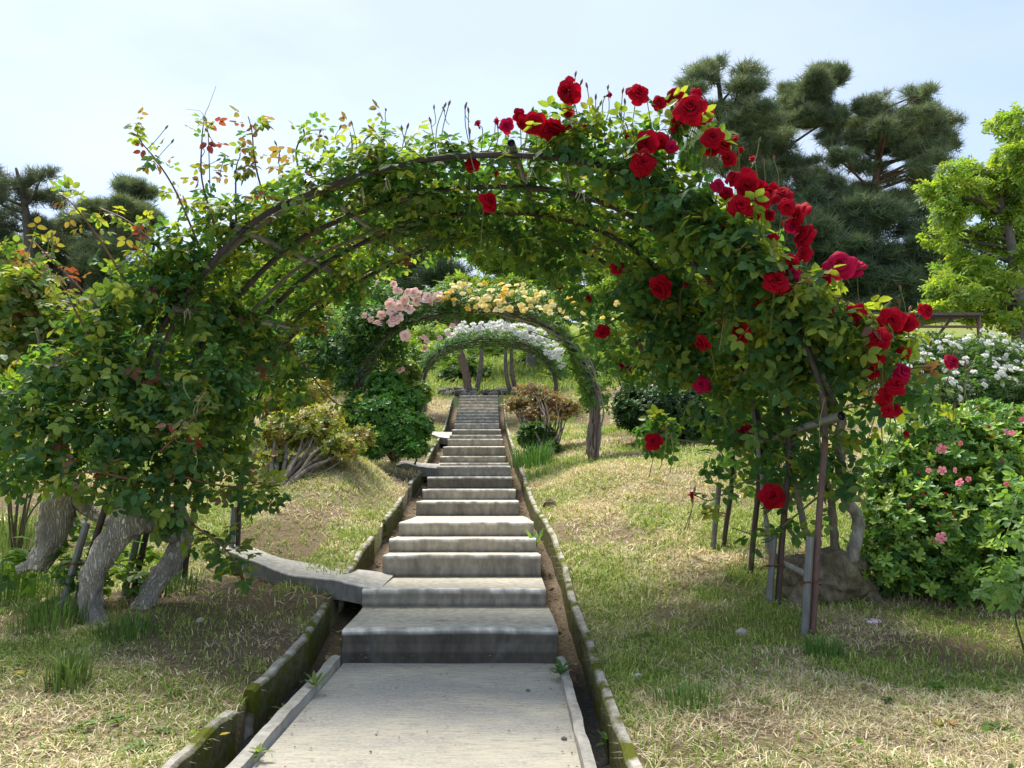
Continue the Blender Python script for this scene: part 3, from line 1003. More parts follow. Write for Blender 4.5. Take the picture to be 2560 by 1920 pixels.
RUST, PIPE = np.array((0.050, 0.039, 0.034)), np.array((0.19, 0.195, 0.20))
def build_arch(hA, hD, nh, label, purl_u, rad, hoop_v=None, stake=True, group='rose arches over the steps'):
    c = (hA[0] + hA[-1] + hD[0] + hD[-1]) / 4
    a = thing('rose_arch', label, 'arch', c, group)
    vs = hoop_v if hoop_v is not None else np.linspace(0, 1, nh)
    for k, v in enumerate(vs):
        u = np.linspace(0, 1, NH)
        pts = arch_point(hA, hD, u, np.full(NH, v))
        for e in (0, -1):
            pts[e][2] = float(H(pts[e][0], pts[e][1])) - 0.05
        col = np.tile(RUST, (NH, 1)) * (0.75 + .5 * RS.uniform(0, 1, (NH, 1)))
        right = smooth(.80, .95, u)[:, None] * (1.0 if k == 0 else .35)
        col = col * (1 - right) + np.array((0.15, 0.085, 0.075)) * right
        mb = MB().tube(pts, rad, 8, col)
        part('hoop', mb, 'rusty_pipe', a, True)
        if stake:
            for e, sgn in ((0, -1), (-1, -1)):
                b = arch_point(hA, hD, np.array([0.0 if e == 0 else 1.0]), np.array([v]))[0]
                q = arch_point(hA, hD, np.array([0.075 if e == 0 else 1 - 0.075]), np.array([v]))[0]
                off = np.array((-0.040, -0.012, 0))
                ln = [0.62, 0.50, 0.66, .55][k % 4] if e else [0.62, .5, .45, .40][k % 4]
                d = norm(q - b)
                g0 = b + off; g0[2] = float(H(g0[0], g0[1])) - .04
                tp = g0 + d * ln * .82
                if e == -1 and k == 2: continue
                mb = MB().tube([g0, tp], rad * 1.12, 8, np.tile(PIPE, (2, 1)), cap=True)
                mb.tube([tp, tp + d * 0.002], rad * .8, 8, (0.02, 0.02, 0.02))  # black disc on the cut end, painted shade of a hollow pipe
                st_ = part('ground_stake', mb, 'grey_pipe', a, False)
                w0 = g0 + d * ln * .45; cc = w0 - off * .5
                th = np.linspace(0, 2.3 * math.pi, 22)
                loop = [cc + np.array((math.cos(t) * .050, math.sin(t) * .030, .004 * t)) for t in th] + [cc + np.array((-.075, -.03, .012)), cc + np.array((-.085, -.02, -.006))]
                part('wire_tie', MB().tube(loop, .0035, 5, (0.13, 0.05, 0.025)), 'rusty_pipe', a)
    for (u, v0, v1, r, off) in purl_u:
        p, n, tu, tv = arch_frame(hA, hD, np.array([u]), np.array([0.5]))
        d = arch_point(hA, hD, np.array([u]), np.array([1.0]))[0] - arch_point(hA, hD, np.array([u]), np.array([0.0]))[0]
        o = arch_point(hA, hD, np.array([u]), np.array([0.0]))[0] + n[0] * off
        p0, p1 = o + d * v0, o + d * v1
        mb = MB().tube([p0, (p0 + p1) / 2, p1], r, 9, (0.27, 0.265, 0.255), cap=False)
        t = norm((p1 - p0)[None])[0]
        mb.tube([p0 + t * .012, p0 + t * .014], r * .98, 9, (0.012, 0.012, 0.012))  # black disc inside the open end stands for the shade in the bore
        part('cross_bar', mb, 'grey_pipe', a, True)
    return a
# positions of the cross bars along the front hoop
def u_at(px, py):
    q = planeP(px, py, 4.05, 3.74)
    return float(np.argmin(np.linalg.norm(hoopA - q, axis=1))) / (NH - 1)
pu = [(u_at(2063,1069), -.14, 1.02, .021, -.01), (u_at(2000,830), -.10, 1.02, .021, .04), (u_at(1850,650), -.10, 1.02, .021, .04),
      (u_at(1275,388), -.06, 1.05, .020, .03), (u_at(800,474), -.05, 1.05, .020, .03), (u_at(610,580), -.05, 1.05, .020, .02),
      (u_at(435,770), -.04, 1.05, .020, -.01), (u_at(350,980), -.04, 1.05, .020, .01)]
arch1 = build_arch(hoopA, hoopD, 4, 'nearest and largest rose arch of four rusty hoops with grey cross bars and ground stakes', pu, 0.0165, [0, .31, .62, 1.0])

def round_arch(cx, Y, halfw, top, depth, rise=0.0, n=NH):
    """hoop with straightish legs; returns front and back polylines resting on the ground"""
    out = []
    for dy in (0, depth):
        yl = yr = Y + dy
        t = np.linspace(math.pi, 0, 25)
        zl, zr = float(H(cx - halfw, yl)), float(H(cx + halfw, yr))
        zb = max(zl, zr) + (top - max(zl, zr)) * .30
        pts = [(cx - halfw + .06, yl, zl)]
        for a in t:
            ca, sa = math.cos(a), math.sin(a)
            pts.append((cx + halfw * math.copysign(abs(ca) ** .85, ca), Y + dy, zb + (top + rise * dy - zb) * abs(sa) ** .9))
        pts.append((cx + halfw - .03, yr, zr))
        out.append(resample(pts, n))
    return out
a2l, a2r = P(880, 1060, 9.6), P(1490, 1060, 9.6)
cx2, hw2 = (a2l[0] + a2r[0]) / 2, (a2r[0] - a2l[0]) / 2
h2A, h2D = round_arch(cx2, 9.5, hw2, P(1200, 780, 9.5)[2], .75, .30)
arch2 = build_arch(h2A, h2D, 4, 'middle rose arch of thin dark hoops under pink and yellow roses', [(.25, -.03, 1.03, .016, .02), (.5, -.03, 1.03, .016, .02), (.75, -.03, 1.03, .016, .02)], 0.018, None, False)
a3l, a3r = P(1050, 960, 16.3), P(1392, 960, 16.3)
cx3, hw3 = (a3l[0] + a3r[0]) / 2, (a3r[0] - a3l[0]) / 2
h3A, h3D = round_arch(cx3, 16.2, hw3, P(1220, 848, 16.2)[2], 0.9)
arch3 = build_arch(h3A, h3D, 4, 'smallest and farthest rose arch covered in small white roses near the top of the steps', [(.3, -.03, 1.03, .016, .02), (.5, -.03, 1.03, .016, .02), (.7, -.03, 1.03, .016, .02)], 0.018, None, False)

# ------------------------------------------------------------------ flowers
def petal_patch(R, Hh, half, th0, curl, r0=.12, n_s=5, n_t=4, base=0.0, notch=.0):
    s = np.linspace(-1, 1, n_s); t = np.linspace(0, 1, n_t)
    S, Tt = np.meshgrid(s, t, indexing='ij')
    wid = half * np.sin(np.pi * (.12 + .62 * Tt)) ** .7
    r = r0 + (R - r0) * Tt ** .85
    z = base + Hh * np.sin(Tt * math.pi * .62) - curl * Tt ** 4 * (1 + .6 * np.abs(S))
    r = r * (1 - .10 * np.abs(S) ** 2 * Tt + notch * (1 - np.abs(S)) * Tt ** 3)
    th = th0 + S * wid
    return np.stack([r * np.cos(th), r * np.sin(th), z], -1)

def rose_core(seed, layers, name, mat):
    rs = np.random.RandomState(seed)
    mb = MB()
    for (n, R, Hh, half, curl, r0, base) in layers:
        ph = rs.uniform(0, 6.28)
        for k in range(n):
            mb.grid(petal_patch(R * rs.uniform(.9, 1.1), Hh * rs.uniform(.9, 1.12), half, ph + k / n * 2 * math.pi + rs.uniform(-.15, .15), curl, r0, 5, 4, base), (1, 1, 1))
    return mb.mesh(name, mat, True)
def outer_petal(seed, mat, R=1.0, Hh=.28, half=.72, curl=.20):
    mb = MB().grid(petal_patch(R, Hh, half, 0, curl, .14, 5, 4, 0.0, .10), (1, 1, 1))
    return mb.mesh('petal', mat, True)
LAY = [(5, .84, .50, .70, .14, .12, .02), (5, .64, .64, .70, .06, .10, .05), (4, .46, .74, .80, .0, .08, .06), (3, .30, .80, 1.0, -.02, .05, .06), (2, .16, .80, 1.4, -.02, .03, .06)]
HALF = [(4, .60, .80, .75, .10, .10, .02), (4, .42, .95, .80, .02, .08, .04), (3, .26, 1.0, 1.0, 0, .05, .05)]
SMALL = [(5, .95, .30, .62, .12, .10, .0), (5, .62, .46, .62, .02, .08, .04), (3, .32, .5, .8, 0, .05, .05)]
RC = [rose_core(k, LAY, 'flower', 'red_petal') for k in range(3)]
RH = [rose_core(20 + k, HALF, 'flower', 'red_petal') for k in range(2)]
ROP = [outer_petal(k, 'red_petal', 1.0 + .03 * k, .24 + .06 * k, .72, .16 + .06 * k) for k in range(3)]
M['crimson_petal'] = mat_petal('crimson petal', (0.55, 0.008, 0.075), (0.36, 0.003, 0.035), 0.30, 0.75)
RCM = rose_core(33, LAY, 'flower', 'crimson_petal'); ROPM = outer_petal(4, 'crimson_petal', .98, .30, .72, .26)
def calyx_mesh():
    mb = MB()
    mb.tube([(0, 0, -.42), (0, 0, -.30), (0, 0, -.16), (0, 0, -.02), (0, 0, .03)], [.05, .10, .15, .12, .05], 7, (0.10, 0.14, 0.04))
    for k in range(5):
        a = k / 5 * 6.283
        V = [(.10*math.cos(a-.5), .10*math.sin(a-.5), -.05), (.10*math.cos(a+.5), .10*math.sin(a+.5), -.05), (.55*math.cos(a), .55*math.sin(a), -.10)]
        mb.add(V, [(0, 1, 2)], (0.10, 0.14, 0.05))
    return mb.mesh('calyx', 'green_stem')
CALYX = calyx_mesh()
def face_matrix(pos, d, size, spin):
    d = Vector(d).normalized()
    q = d.to_track_quat('Z', 'Y')
    return Matrix.Translation(pos) @ q.to_matrix().to_4x4() @ Matrix.Rotation(spin, 4, 'Z') @ Matrix.Diagonal((size, size, size, 1))
def put_flower(parent, pos, d, size, core, outer=None, n_out=5, calyx=True, name='flower'):
    o = link(name, core, parent)
    o.matrix_basis = face_matrix(Vector(pos) - Vector(wloc(parent)), d, size, RS.uniform(0, 6.28))
    if outer:
        ph = RS.uniform(0, 6.28)
        for k in range(n_out):
            q = link('petal', outer[RS.randint(len(outer))], o)
            q.matrix_basis = Matrix.Rotation(ph + k / n_out * 2 * math.pi + RS.uniform(-.18, .18), 4, 'Z') @ Matrix.Rotation(RS.uniform(-.25, .30), 4, 'Y') @ Matrix.Diagonal((RS.uniform(.92, 1.06),) * 3 + (1,))
    if calyx:
        link('calyx', CALYX, o)
    return o
def bud_mesh(seed, tip, body):
    mb = MB()
    zz = [-.55, -.40, -.25, .0, .30, .62, .95, 1.15]
    rr = [.06, .15, .20, .26, .30, .22, .10, .02]
    cols = np.array([(0.13,.16,.06)]*3 + [body]*2 + [tip]*3)
    mb.tube([(0, 0, z) for z in zz], rr, 7, cols)
    rs = np.random.RandomState(seed)
    for k in range(5):
        a = k / 5 * 6.283 + rs.uniform(-.2, .2)
        f = rs.uniform(.26, .42)
        V = [(.24*math.cos(a-.5), .24*math.sin(a-.5), .0), (.24*math.cos(a+.5), .24*math.sin(a+.5), .0), (f*math.cos(a), f*math.sin(a), rs.uniform(.7, 1.25))]
        mb.add(V, [(0, 1, 2)], (0.13, 0.15, 0.07))
    return mb.mesh('bud', 'green_stem', False)
BUDS_R = [bud_mesh(k, (0.25, 0.02, 0.03), (0.16, 0.10, 0.06)) for k in range(2)] + [bud_mesh(5, (0.15, 0.10, 0.07), (0.13, 0.14, 0.07))]
BUDS_G = [bud_mesh(8 + k, (0.17, 0.20, 0.08), (0.14, 0.18, 0.07)) for k in range(2)]
def bud_on_stem(parent, base, tip, size, mesh):
    base, tip = np.asarray(base, float), np.asarray(tip, float)
    mid = (base + tip) / 2 + RS.uniform(-.02, .02, 3)
    b = link('bud', mesh, parent)
    d = tip - mid
    b.matrix_basis = face_matrix(Vector(tip) - Vector(wloc(parent)), d + RS.uniform(-.02, .02, 3), size, RS.uniform(0, 6))
    return [base, mid, tip]

# ------------------------------------------------------------------ climbing roses on the near arch
ROSE_DARK = [(0.050, 0.135, 0.046), (0.070, 0.170, 0.050), (0.100, 0.205, 0.055), (0.160, 0.265, 0.060)]
ROSE_LIGHT = [(0.22, 0.29, 0.045), (0.28, 0.32, 0.05), (0.17, 0.26, 0.05)]
ROSE_RED = [(0.17, 0.075, 0.050), (0.20, 0.145, 0.055), (0.18, 0.165, 0.05), (0.19, 0.045, 0.045)]

def rose_tints(n, young, red=0.06):
    """young: 0..1 chance that a leaf is fresh pale growth"""
    dark = palette(ROSE_DARK, (3, 3, 2.2, 1), n)
    lt = palette(ROSE_LIGHT, (2, 1, 2), n)
    rd = palette(ROSE_RED, (2, 2, 2, 1), n)
    r = RS.uniform(0, 1, n)
    c = np.where((r < young)[:, None], lt, dark)
    c = np.where((RS.uniform(0, 1, n) < red * young)[:, None], rd, c)
    return c

def arch_leaves(hA, hD, n, u0, u1, tin, tout, vext=.12, dens=None):
    ve = vext if isinstance(vext, tuple) else (vext, vext)
    u = RS.uniform(u0, u1, n); v = RS.uniform(-ve[0], 1 + ve[1], n)
    if dens is not None:
        k = RS.uniform(0, 1, n) < dens(u, v); u, v = u[k], v[k]
    n = len(u)
    p, nor, tu, tv = arch_frame(hA, hD, u, np.clip(v, 0, 1))
    over = v - np.clip(v, 0, 1)
    d = arch_point(hA, hD, u, np.ones(n)) - arch_point(hA, hD, u, np.zeros(n))
    p = p + d * over[:, None]
    t = RS.beta(1.6, 1.9, n)
    lump = 0.75 + .5 * vn(u * 9, v * 3, .55, 33, 2)
    if callable(tout): to = tout(u)
    else: to = tout
    off = -tin + (to * lump + tin) * t
    p = p + nor * off[:, None]
    out = norm(nor + tv * (np.where(v < .15, -.6, np.where(v > .85, .5, 0)))[:, None] + RS.normal(size=(n, 3)) * .25)
    return p, out, t, u

# --- right plant with red roses
rootR = G(2075, 1490)
roseR = thing('climbing_rose', 'climbing rose with large red blooms on the right half of the nearest arch', 'climbing rose', rootR)
uL, uR = u_at(1060, 400), 1.0
pR, oR, tR, uu_ = arch_leaves(hoopA, hoopD, 3000, .40, .80, .035, lambda u: .17 + .15 * smooth(.5, .75, u), vext=(.0, .10))
pR2, oR2, tR2, uu2 = arch_leaves(hoopA, hoopD, 650, .76, .89, .06, .28, vext=(.0, .10))
padsR = [pad(1420,690,4.9,60,70,w=0.01362), pad(1500,800,4.9,70,70,w=0.00954), pad(1570,890,4.9,60,90,w=0.01051), pad(1640,720,4.7,120,110), pad(1700,850,4.6,110,120), pad(1760,960,4.5,80,90,w=0.00709),
         pad(1850,1000,4.4,110,110,w=0.01139), pad(1960,1010,4.2,110,120,w=0.01132), pad(1960,880,3.95,120,110,w=0.03338), pad(2080,860,3.85,110,110,w=0.02907), pad(2160,960,3.8,90,100,w=0.00632), pad(2200,860,3.8,80,70),
         pad(2120,1050,3.9,90,70,w=0.00466), pad(2200,1060,3.85,70,60,w=0.00303),
         pad(1350,620,4.9,70,50), pad(1260,600,5.0,60,30), pad(1860,760,3.9,100,90), pad(2000,760,3.8,90,70), pad(1650,1080,5.0,50,40),
         pad(2290,980,3.75,50,50), pad(1700,500,3.78,90,60), pad(1800,580,3.72,90,60), pad(1890,660,3.68,80,60), pad(1990,740,3.64,80,60), pad(2080,800,3.62,90,60), pad(2190,860,3.62,80,50), pad(1560,420,3.8,90,50), pad(1420,360,3.85,90,40), pad(1450,310,3.86,50,30), pad(1560,325,3.86,50,34), pad(1660,300,3.86,50,36), pad(1740,340,3.84,50,44), pad(1380,310,3.88,50,26), pad(1760,560,3.95,120,70), pad(1900,660,3.85,90,70), pad(1620,440,3.95,110,50)]
pq, oq, tq = sample_pads(padsR, 2300, .35)
pq = pq[pq[:, 2] > .35]; oq = oq[:len(pq)]; tq = tq[:len(pq)]
pl_, ol_, tl0 = sample_pads([pad(1990,1150,4.2,80,80), pad(1830,1130,4.6,80,80), pad(1780,1240,4.6,50,50), pad(2010,1290,4.2,70,50), pad(1920,1330,4.1,60,40), pad(1800,1080,4.6,90,60), pad(2110,1180,4.0,70,60)], 105, .2)
pq = np.concatenate([pq, pl_]); oq = np.concatenate([oq, ol_])
pos = np.concatenate([pR, pR2, pq]); out = np.concatenate([oR, oR2, oq])
n = len(pos)
ax, no = orient(out, .55, .8, .35)
topness = smooth(1.5, 2.4, pos[:, 2]) * smooth(-.2, .5, out[:, 2])
young = .20 + .60 * topness * np.concatenate([tR, tR2, np.full(len(pq), .5)]) * smooth(.2, .8, pos[:, 0] + .2) + .35 * smooth(.9, 1.4, pos[:, 0]) * smooth(1.2, 1.6, pos[:, 2])
size = RS.uniform(.118, .188, n)
leaves_on(roseR, 'foliage', 'rose', 'rose_leaf', pos, ax, no, size, rose_tints(n, young, .05), singles=300)

# red blooms: photo position, width, distance
k_ = 2560 / 2212.0
BLOOM = [(1229,198,60,3.8),(1377,205,54,3.8),(1308,208,26,3.85),(1205,268,60,3.75),(1155,268,54,3.75),(1226,242,30,3.85),(1122,250,32,3.8),(1075,272,30,3.85),
 (1035,274,28,3.85),(1285,275,30,3.85),(1490,238,74,3.7),(1522,247,42,3.85),(1458,208,44,3.85),(1424,222,36,3.85),(1503,205,32,3.9),(1396,308,52,3.7),(1387,352,58,3.65),
 (1450,318,32,3.75),(1538,298,50,3.7),(1560,322,48,3.75),(1575,342,36,3.75),(1600,333,28,3.8),(1628,350,26,3.8),(1614,398,54,3.65),(1550,402,34,3.7),(1597,447,56,3.6),
 (1648,435,44,3.7),(1690,425,50,3.7),(1668,412,36,3.75),(1728,465,58,3.7),(1738,510,56,3.7),(1708,487,38,3.75),(1670,515,26,3.75),(1655,545,20,3.65),(1705,572,46,3.65),
 (1737,550,42,3.7),(1676,610,58,3.55),(1815,575,72,3.6),(1850,583,50,3.65),(1020,357,36,3.95),(1053,437,50,4.0),(1070,385,24,4.0),(1428,620,56,4.3),(1333,578,32,4.6),
 (1210,628,28,4.9),(1275,653,30,4.9),(1302,716,34,4.9),(1478,622,24,4.3),(1340,802,30,4.8),(1362,803,26,4.8),(1520,740,42,4.0),(1603,720,50,3.9),(1518,832,42,4.4),
 (1850,677,44,3.6),(1925,692,58,3.55),(1900,732,54,3.5),(1962,697,42,3.6),(1998,672,38,3.6),(1893,772,38,3.55),(1793,668,28,3.6),(1947,805,46,3.6),(1935,833,46,3.55),
 (1910,858,40,3.6),(1916,887,32,3.6),(2053,783,38,3.6),(1412,955,40,4.6),(1608,928,36,4.5),(1495,1080,30,4.5),(1668,1072,56,4.1),(1965,945,28,3.7),(1690,938,20,4.2)]
_r = random.Random(5)
for (a, b_, w_) in [(1130,262,34),(1180,280,36),(1100,272,30),(1255,275,26),(1470,262,40),(1510,268,38),(1430,300,34),(1545,318,34),(1530,330,30),(1585,312,30),(1605,372,32),(1580,385,34),(1640,400,34),
                    (1625,455,34),(1660,470,34),(1705,450,38),(1720,590,36),(1660,590,36),(1700,628,36),(1640,650,34),(1780,600,34),(1870,700,36),(1940,712,40),(1905,705,36),
                    (1880,800,32),(1955,760,28),(1935,885,30),(1840,700,28),(1575,420,28),(1560,480,26),(1450,290,26),(1365,300,24)]:
    BLOOM.append((a + _r.uniform(-6, 6), b_ + _r.uniform(-6, 6), w_ + _r.uniform(-3, 8), 3.78 if a < 1700 else 3.64))
stems = []
for i, (bx_, by_, w_, Y) in enumerate(BLOOM):
    p = P(bx_ * k_, by_ * k_, Y)
    sz = max(w_ * k_ / F * Y * .49, .024)
    small = w_ < 31
    tocam = norm(np.array((0, 0, EYE)) - p)
    d = tocam * 1.15 + np.array((0, 0, .30)) + RS.normal(size=3) * .36
    if by_ > 560 and bx_ < 1700: d = tocam * .8 + np.array((-.1, 0, -.1)) + RS.normal(size=3) * .35
    if small and RS.uniform() < .5:
        put_flower(roseR, p, np.array((0, 0, .8)) + tocam * .4 + RS.normal(size=3) * .3, sz * 1.1, RH[i % 2])
    else:
        if (i % 7 == 3 and w_ < 52) or (bx_, by_) in ((2053, 783), (1947, 805), (1815, 575)):
            put_flower(roseR, p, d, sz, RCM, [ROPM], 5)
        else:
            put_flower(roseR, p, d, sz, RC[i % 3], ROP, 5 if w_ < 50 else 6)
    q = p - norm(d) * .05
    stems.append([p - norm(d) * sz * .4, q - np.array((0, -.02, .05)), q + np.array((RS.uniform(-.05, .05), .10, -.20))])
BUDR = [(1243,162),(1255,180),(1268,187),(1287,212),(1313,190),(1297,225),(1345,198),(1350,222),(1395,200),(1335,255),(1405,270),(1368,290),(1340,250),(1318,262),
        (1590,325),(1640,305),(1672,345),(1650,352),(1810,655),(1830,660),(1900,655),(1918,660),(1942,655),(1965,670),(1855,655),(1945,625),(2085,790),(2092,802),(2010,745),(2060,765),
        (1568,695),(1565,665),(1450,945),(1440,935),(1640,520),(1730,575),(1015,285),(1070,262),(1150,240),(880,275),(868,280),(930,262),(960,230),(970,225),(1005,232),(1012,240),(2060,880),(1780,865),(1500,1060),(1930,885)]
for (bx_, by_) in BUDR:
    Y = 3.85 if bx_ < 1700 else 3.62
    tip = P(bx_ * k_, by_ * k_, Y)
    base = tip + np.array((RS.uniform(-.06, .06), RS.uniform(0, .08), -RS.uniform(.14, .24)))
    stems.append(bud_on_stem(roseR, base, tip, .022, BUDS_R[RS.randint(3)]))
mb = MB()
for s_ in stems: mb.tube(s_, .0026, 4, (0.19, 0.20, 0.07), cap=False, sub=3)
part('flower_stems', mb, 'green_stem', roseR, True, kind='stuff')
# burl, trunk and canes
import bmesh
bm = bmesh.new(); bmesh.ops.create_icosphere(bm, subdivisions=4, radius=1)
V = np.array([v.co[:] for v in bm.verts]); T = np.array([[v.index for v in f.verts] for f in bm.faces]); bm.free()
disp = 1 + .95 * (vn(V[:,0]*2 + V[:,2], V[:,1]*2 - V[:,2]*1.3, .8, 111, 3) - .5) + .16 * (vn(V[:,0]*6 + V[:,2]*3, V[:,1]*6 - V[:,2]*4, .8, 112, 2) - .5)
V = V * disp[:, None] * np.array((.22, .17, .15)) + rootR + np.array((.0, .0, .10))
mb = MB(); mb.add(V, T, np.array((0.20, 0.17, 0.115)))
for (dx, dz, rr) in ((-.13, .14, .055), (.02, .20, .06), (.13, .17, .06), (-.20, .02, .05)):
    mb.add(V * 0 + (V - rootR - np.array((0, 0, .10))) * (rr / .17) + rootR + np.array((dx, -.05, dz)), T, np.array((0.22, 0.19, 0.13)))
mb.tube([rootR + np.array((-.12, -.06, .05)), rootR + np.array((-.20, -.10, .02)), rootR + np.array((-.27, -.13, -.03))], [.07, .05, .03], 8, (0.20, 0.17, 0.12), sub=4, rough=.15)
mb.tube([rootR + np.array((.12, -.04, .06)), rootR + np.array((.20, -.05, .01)), rootR + np.array((.25, -.06, -.05))], [.07, .05, .03], 8, (0.20, 0.17, 0.12), sub=4, rough=.15)
part('burl', mb, 'bark', roseR, True)
CANES = [  # (px, py, Y) with radii
 ([(2085,1460,4.28),(2128,1400,4.25),(2145,1320,4.25),(2120,1250,4.2),(2105,1180,4.1),(2095,1080,3.95),(2070,960,3.85),(2030,860,3.8),(1990,760,3.8)], .040, .013, (0.30,0.28,0.24)),
 ([(2085,1450,4.3),(2090,1390,4.3),(2080,1280,4.3),(2060,1180,4.3),(2040,1080,4.35),(2010,960,4.3)], .026, .014, (0.22,0.19,0.15)),
 ([(2035,1450,4.2),(1960,1405,4.2),(1920,1370,4.25),(1915,1290,4.3),(1900,1150,4.4),(1880,1000,4.5)], .018, .010, (0.27,0.255,0.22)),
 ([(2050,1390,4.3),(2020,1340,4.3),(2000,1270,4.4),(1980,1180,4.4),(1950,1080,4.4),(1920,950,4.4),(1880,830,4.3)], .020, .012, (0.25,0.22,0.18)),
 ([(2000,1360,4.25),(1960,1290,4.4),(2000,1220,4.5),(2050,1220,4.4),(2080,1250,4.3)], .012, .008, (0.20,0.18,0.14)),
 ([(2060,1070,4.2),(1990,950,4.3),(1900,800,4.5),(1800,680,4.5),(1650,580,4.5),(1450,520,4.5)], .014, .009, (0.17,0.15,0.11)),
 ([(2070,960,3.9),(2000,800,3.85),(1880,660,3.85),(1740,540,3.9),(1560,420,3.95),(1300,370,4.0)], .014, .009, (0.19,0.17,0.12)),
 ([(2020,1050,4.8),(1900,880,4.9),(1760,740,5.0),(1560,640,5.0),(1350,590,5.0)], .013, .008, (0.17,0.15,0.11)),
 ([(1880,1120,4.6),(1790,1110,4.6),(1700,1100,4.6),(1640,1085,4.6)], .008, .004, (0.17,0.15,0.08)),
 ([(1960,1230,4.2),(1880,1200,4.3),(1780,1250,4.5),(1740,1240,4.5)], .006, .003, (0.14,0.15,0.06)),
 ([(2150,980,3.8),(2250,930,3.7),(2330,915,3.6),(2400,905,3.6)], .006, .003, (0.20,0.15,0.07)),
 ([(2050,1240,4.15),(1950,1320,4.15),(1900,1340,4.2),(1830,1320,4.4)], .006, .003, (0.14,0.15,0.06)),
 ([(1600,760,4.9),(1500,820,4.9),(1400,850,4.85),(1330,830,4.8)], .006, .003, (0.10,0.12,0.05)),
]
for pl, r0, r1, c in CANES:
    pts = np.array([P(*q) for q in pl])
    p2, r2 = catmull(pts, np.linspace(r0, r1, len(pts)), 6)
    p2 = p2 + np.stack([(vn(np.arange(len(p2))*.35, np.full(len(p2), q), 1, 120) - .5) for q in (1, 5, 9)], -1) * r0 * 1.6
    part('cane', MB().tube(p2, r2, 9, c, rough=.14), 'bark' if r0 > .02 else 'cane', roseR, True)

# --- left plant, reddish young growth, gnarled trunks
rootL = G(255, 1590)
roseL = thing('climbing_rose', 'climbing rose with gnarled grey trunks on the left half of the nearest arch', 'climbing rose', rootL)
pL, oL, tL, uuL = arch_leaves(hoopA, hoopD, 3700, .13, .47, .05, lambda u: .40 - .20 * smooth(.27, .45, u), vext=(.09, .10), dens=lambda u, v: .35 + .65 * smooth(.35, .55, vn(u * 30, v * 4, 1.0, 44, 2)))
padsL = [pad(430,640,4.0,80,80), pad(350,720,3.95,100,90), pad(250,820,3.9,110,90), pad(300,930,3.85,130,110), pad(150,930,3.9,110,100), pad(60,1020,3.9,100,110), pad(180,1080,3.8,120,100),
         pad(320,1080,3.75,120,100), pad(440,1010,3.8,110,110), pad(540,940,4.0,90,100), pad(570,1050,4.2,90,100), pad(470,1150,3.8,90,80), pad(350,1190,3.7,90,70), pad(240,1190,3.75,80,50),
         pad(100,1170,3.9,90,70), pad(30,1130,4.0,60,90), pad(430,1260,3.8,60,50), pad(560,1150,4.3,60,60), pad(640,860,4.7,80,90), pad(560,790,4.5,90,90), pad(480,760,4.1,90,90),
         pad(620,1240,4.2,40,25), pad(660,1225,4.1,50,20), pad(590,1400,4.0,35,40), pad(540,1370,3.95,40,30), pad(720,960,5.0,40,90), pad(690,540,4.4,110,50), pad(560,560,4.2,80,60), pad(860,700,5.1,70,60), pad(780,800,5.2,60,50)]
pq, oq, tq = sample_pads(padsL, 2400, .35)
# long shoots standing above the arch and beside it
SHOOTS = [([(500,620,4.0),(440,480,3.95),(390,400,3.9),(350,350,3.9),(340,310,3.9)],14), ([(540,580,4.0),(505,450,3.95),(505,350,3.9),(510,300,3.9)],10),
          ([(680,560,4.1),(640,420,4.0),(630,330,4.0),(620,290,4.0)],13), ([(590,560,4.1),(590,430,4.05),(600,390,4.0)],8), ([(760,470,4.2),(740,380,4.1),(770,330,4.1),(810,325,4.1)],9),
          ([(330,730,3.9),(250,600,3.85),(190,520,3.8),(160,490,3.8)],10), ([(300,830,3.9),(200,720,3.85),(120,640,3.8),(80,600,3.8)],10), ([(250,900,3.8),(190,780,3.75),(150,700,3.7)],8),
          ([(950,420,4.1),(960,340,4.1),(965,310,4.1)],5), ([(880,430,4.2),(880,360,4.2),(875,330,4.2)],6), ([(440,660,4.0),(330,560,3.95),(250,520,3.9)],8), ([(420,1180,3.7),(560,1215,3.8),(700,1205,3.8)],9),
          ([(480,1310,3.8),(560,1370,3.75),(600,1420,3.75)],9), ([(400,1130,3.6),(470,1060,3.55),(510,1010,3.5)],6), ([(720,860,5.0),(830,1000,5.0),(880,1010,5.0)],9), ([(330,1200,3.6),(240,1180,3.55),(180,1190,3.55)],7)]
sp, so, sy, shoot_lines = [], [], [], []
for pl, nl in SHOOTS:
    pts, _ = catmull(np.array([P(*q) for q in pl]), np.zeros(len(pl)), 6)
    shoot_lines.append(pts)
    t = np.linspace(.15, 1, int(nl * 2.2))
    for q in t:
        i = q * (len(pts) - 1)
        p = np.array([np.interp(i, np.arange(len(pts)), pts[:, k]) for k in range(3)])
        o = RS.normal(size=3); o[1] *= .7
        sp.append(p + norm(o) * .015); so.append(norm(o)); sy.append(.6 + q * .4)
sp, so, sy = np.array(sp), np.array(so), np.array(sy)
pos = np.concatenate([pL, pq, sp]); out = np.concatenate([oL, oq, so])
yg = np.concatenate([.28 + .50 * tL * smooth(1.6, 2.4, pL[:, 2]), .28 + .40 * smooth(.6, 1.0, tq) * smooth(.7, 1.8, pq[:, 2]), sy])
ok = (pos[:, 2] > .30)
pos, out, yg = pos[ok], out[ok], yg[ok]
n = len(pos)
ax, no = orient(out, .55, .8, .30)
isS = np.zeros(n, bool); isS[-len(sp):] = True
ax[isS] = norm(so[-isS.sum():] + np.array((0, 0, -.15))); no[isS] = norm(np.array((0, 0, 1.0)) + RS.normal(size=(isS.sum(), 3)) * .35)
size = RS.uniform(.100, .168, n); size[isS] *= .82
tl_ = rose_tints(n, yg * .85, .09)
redS = isS & (RS.uniform(0, 1, n) < .38 * yg)
tl_[redS] = palette(ROSE_RED, (2, 2, 3, 1), redS.sum())
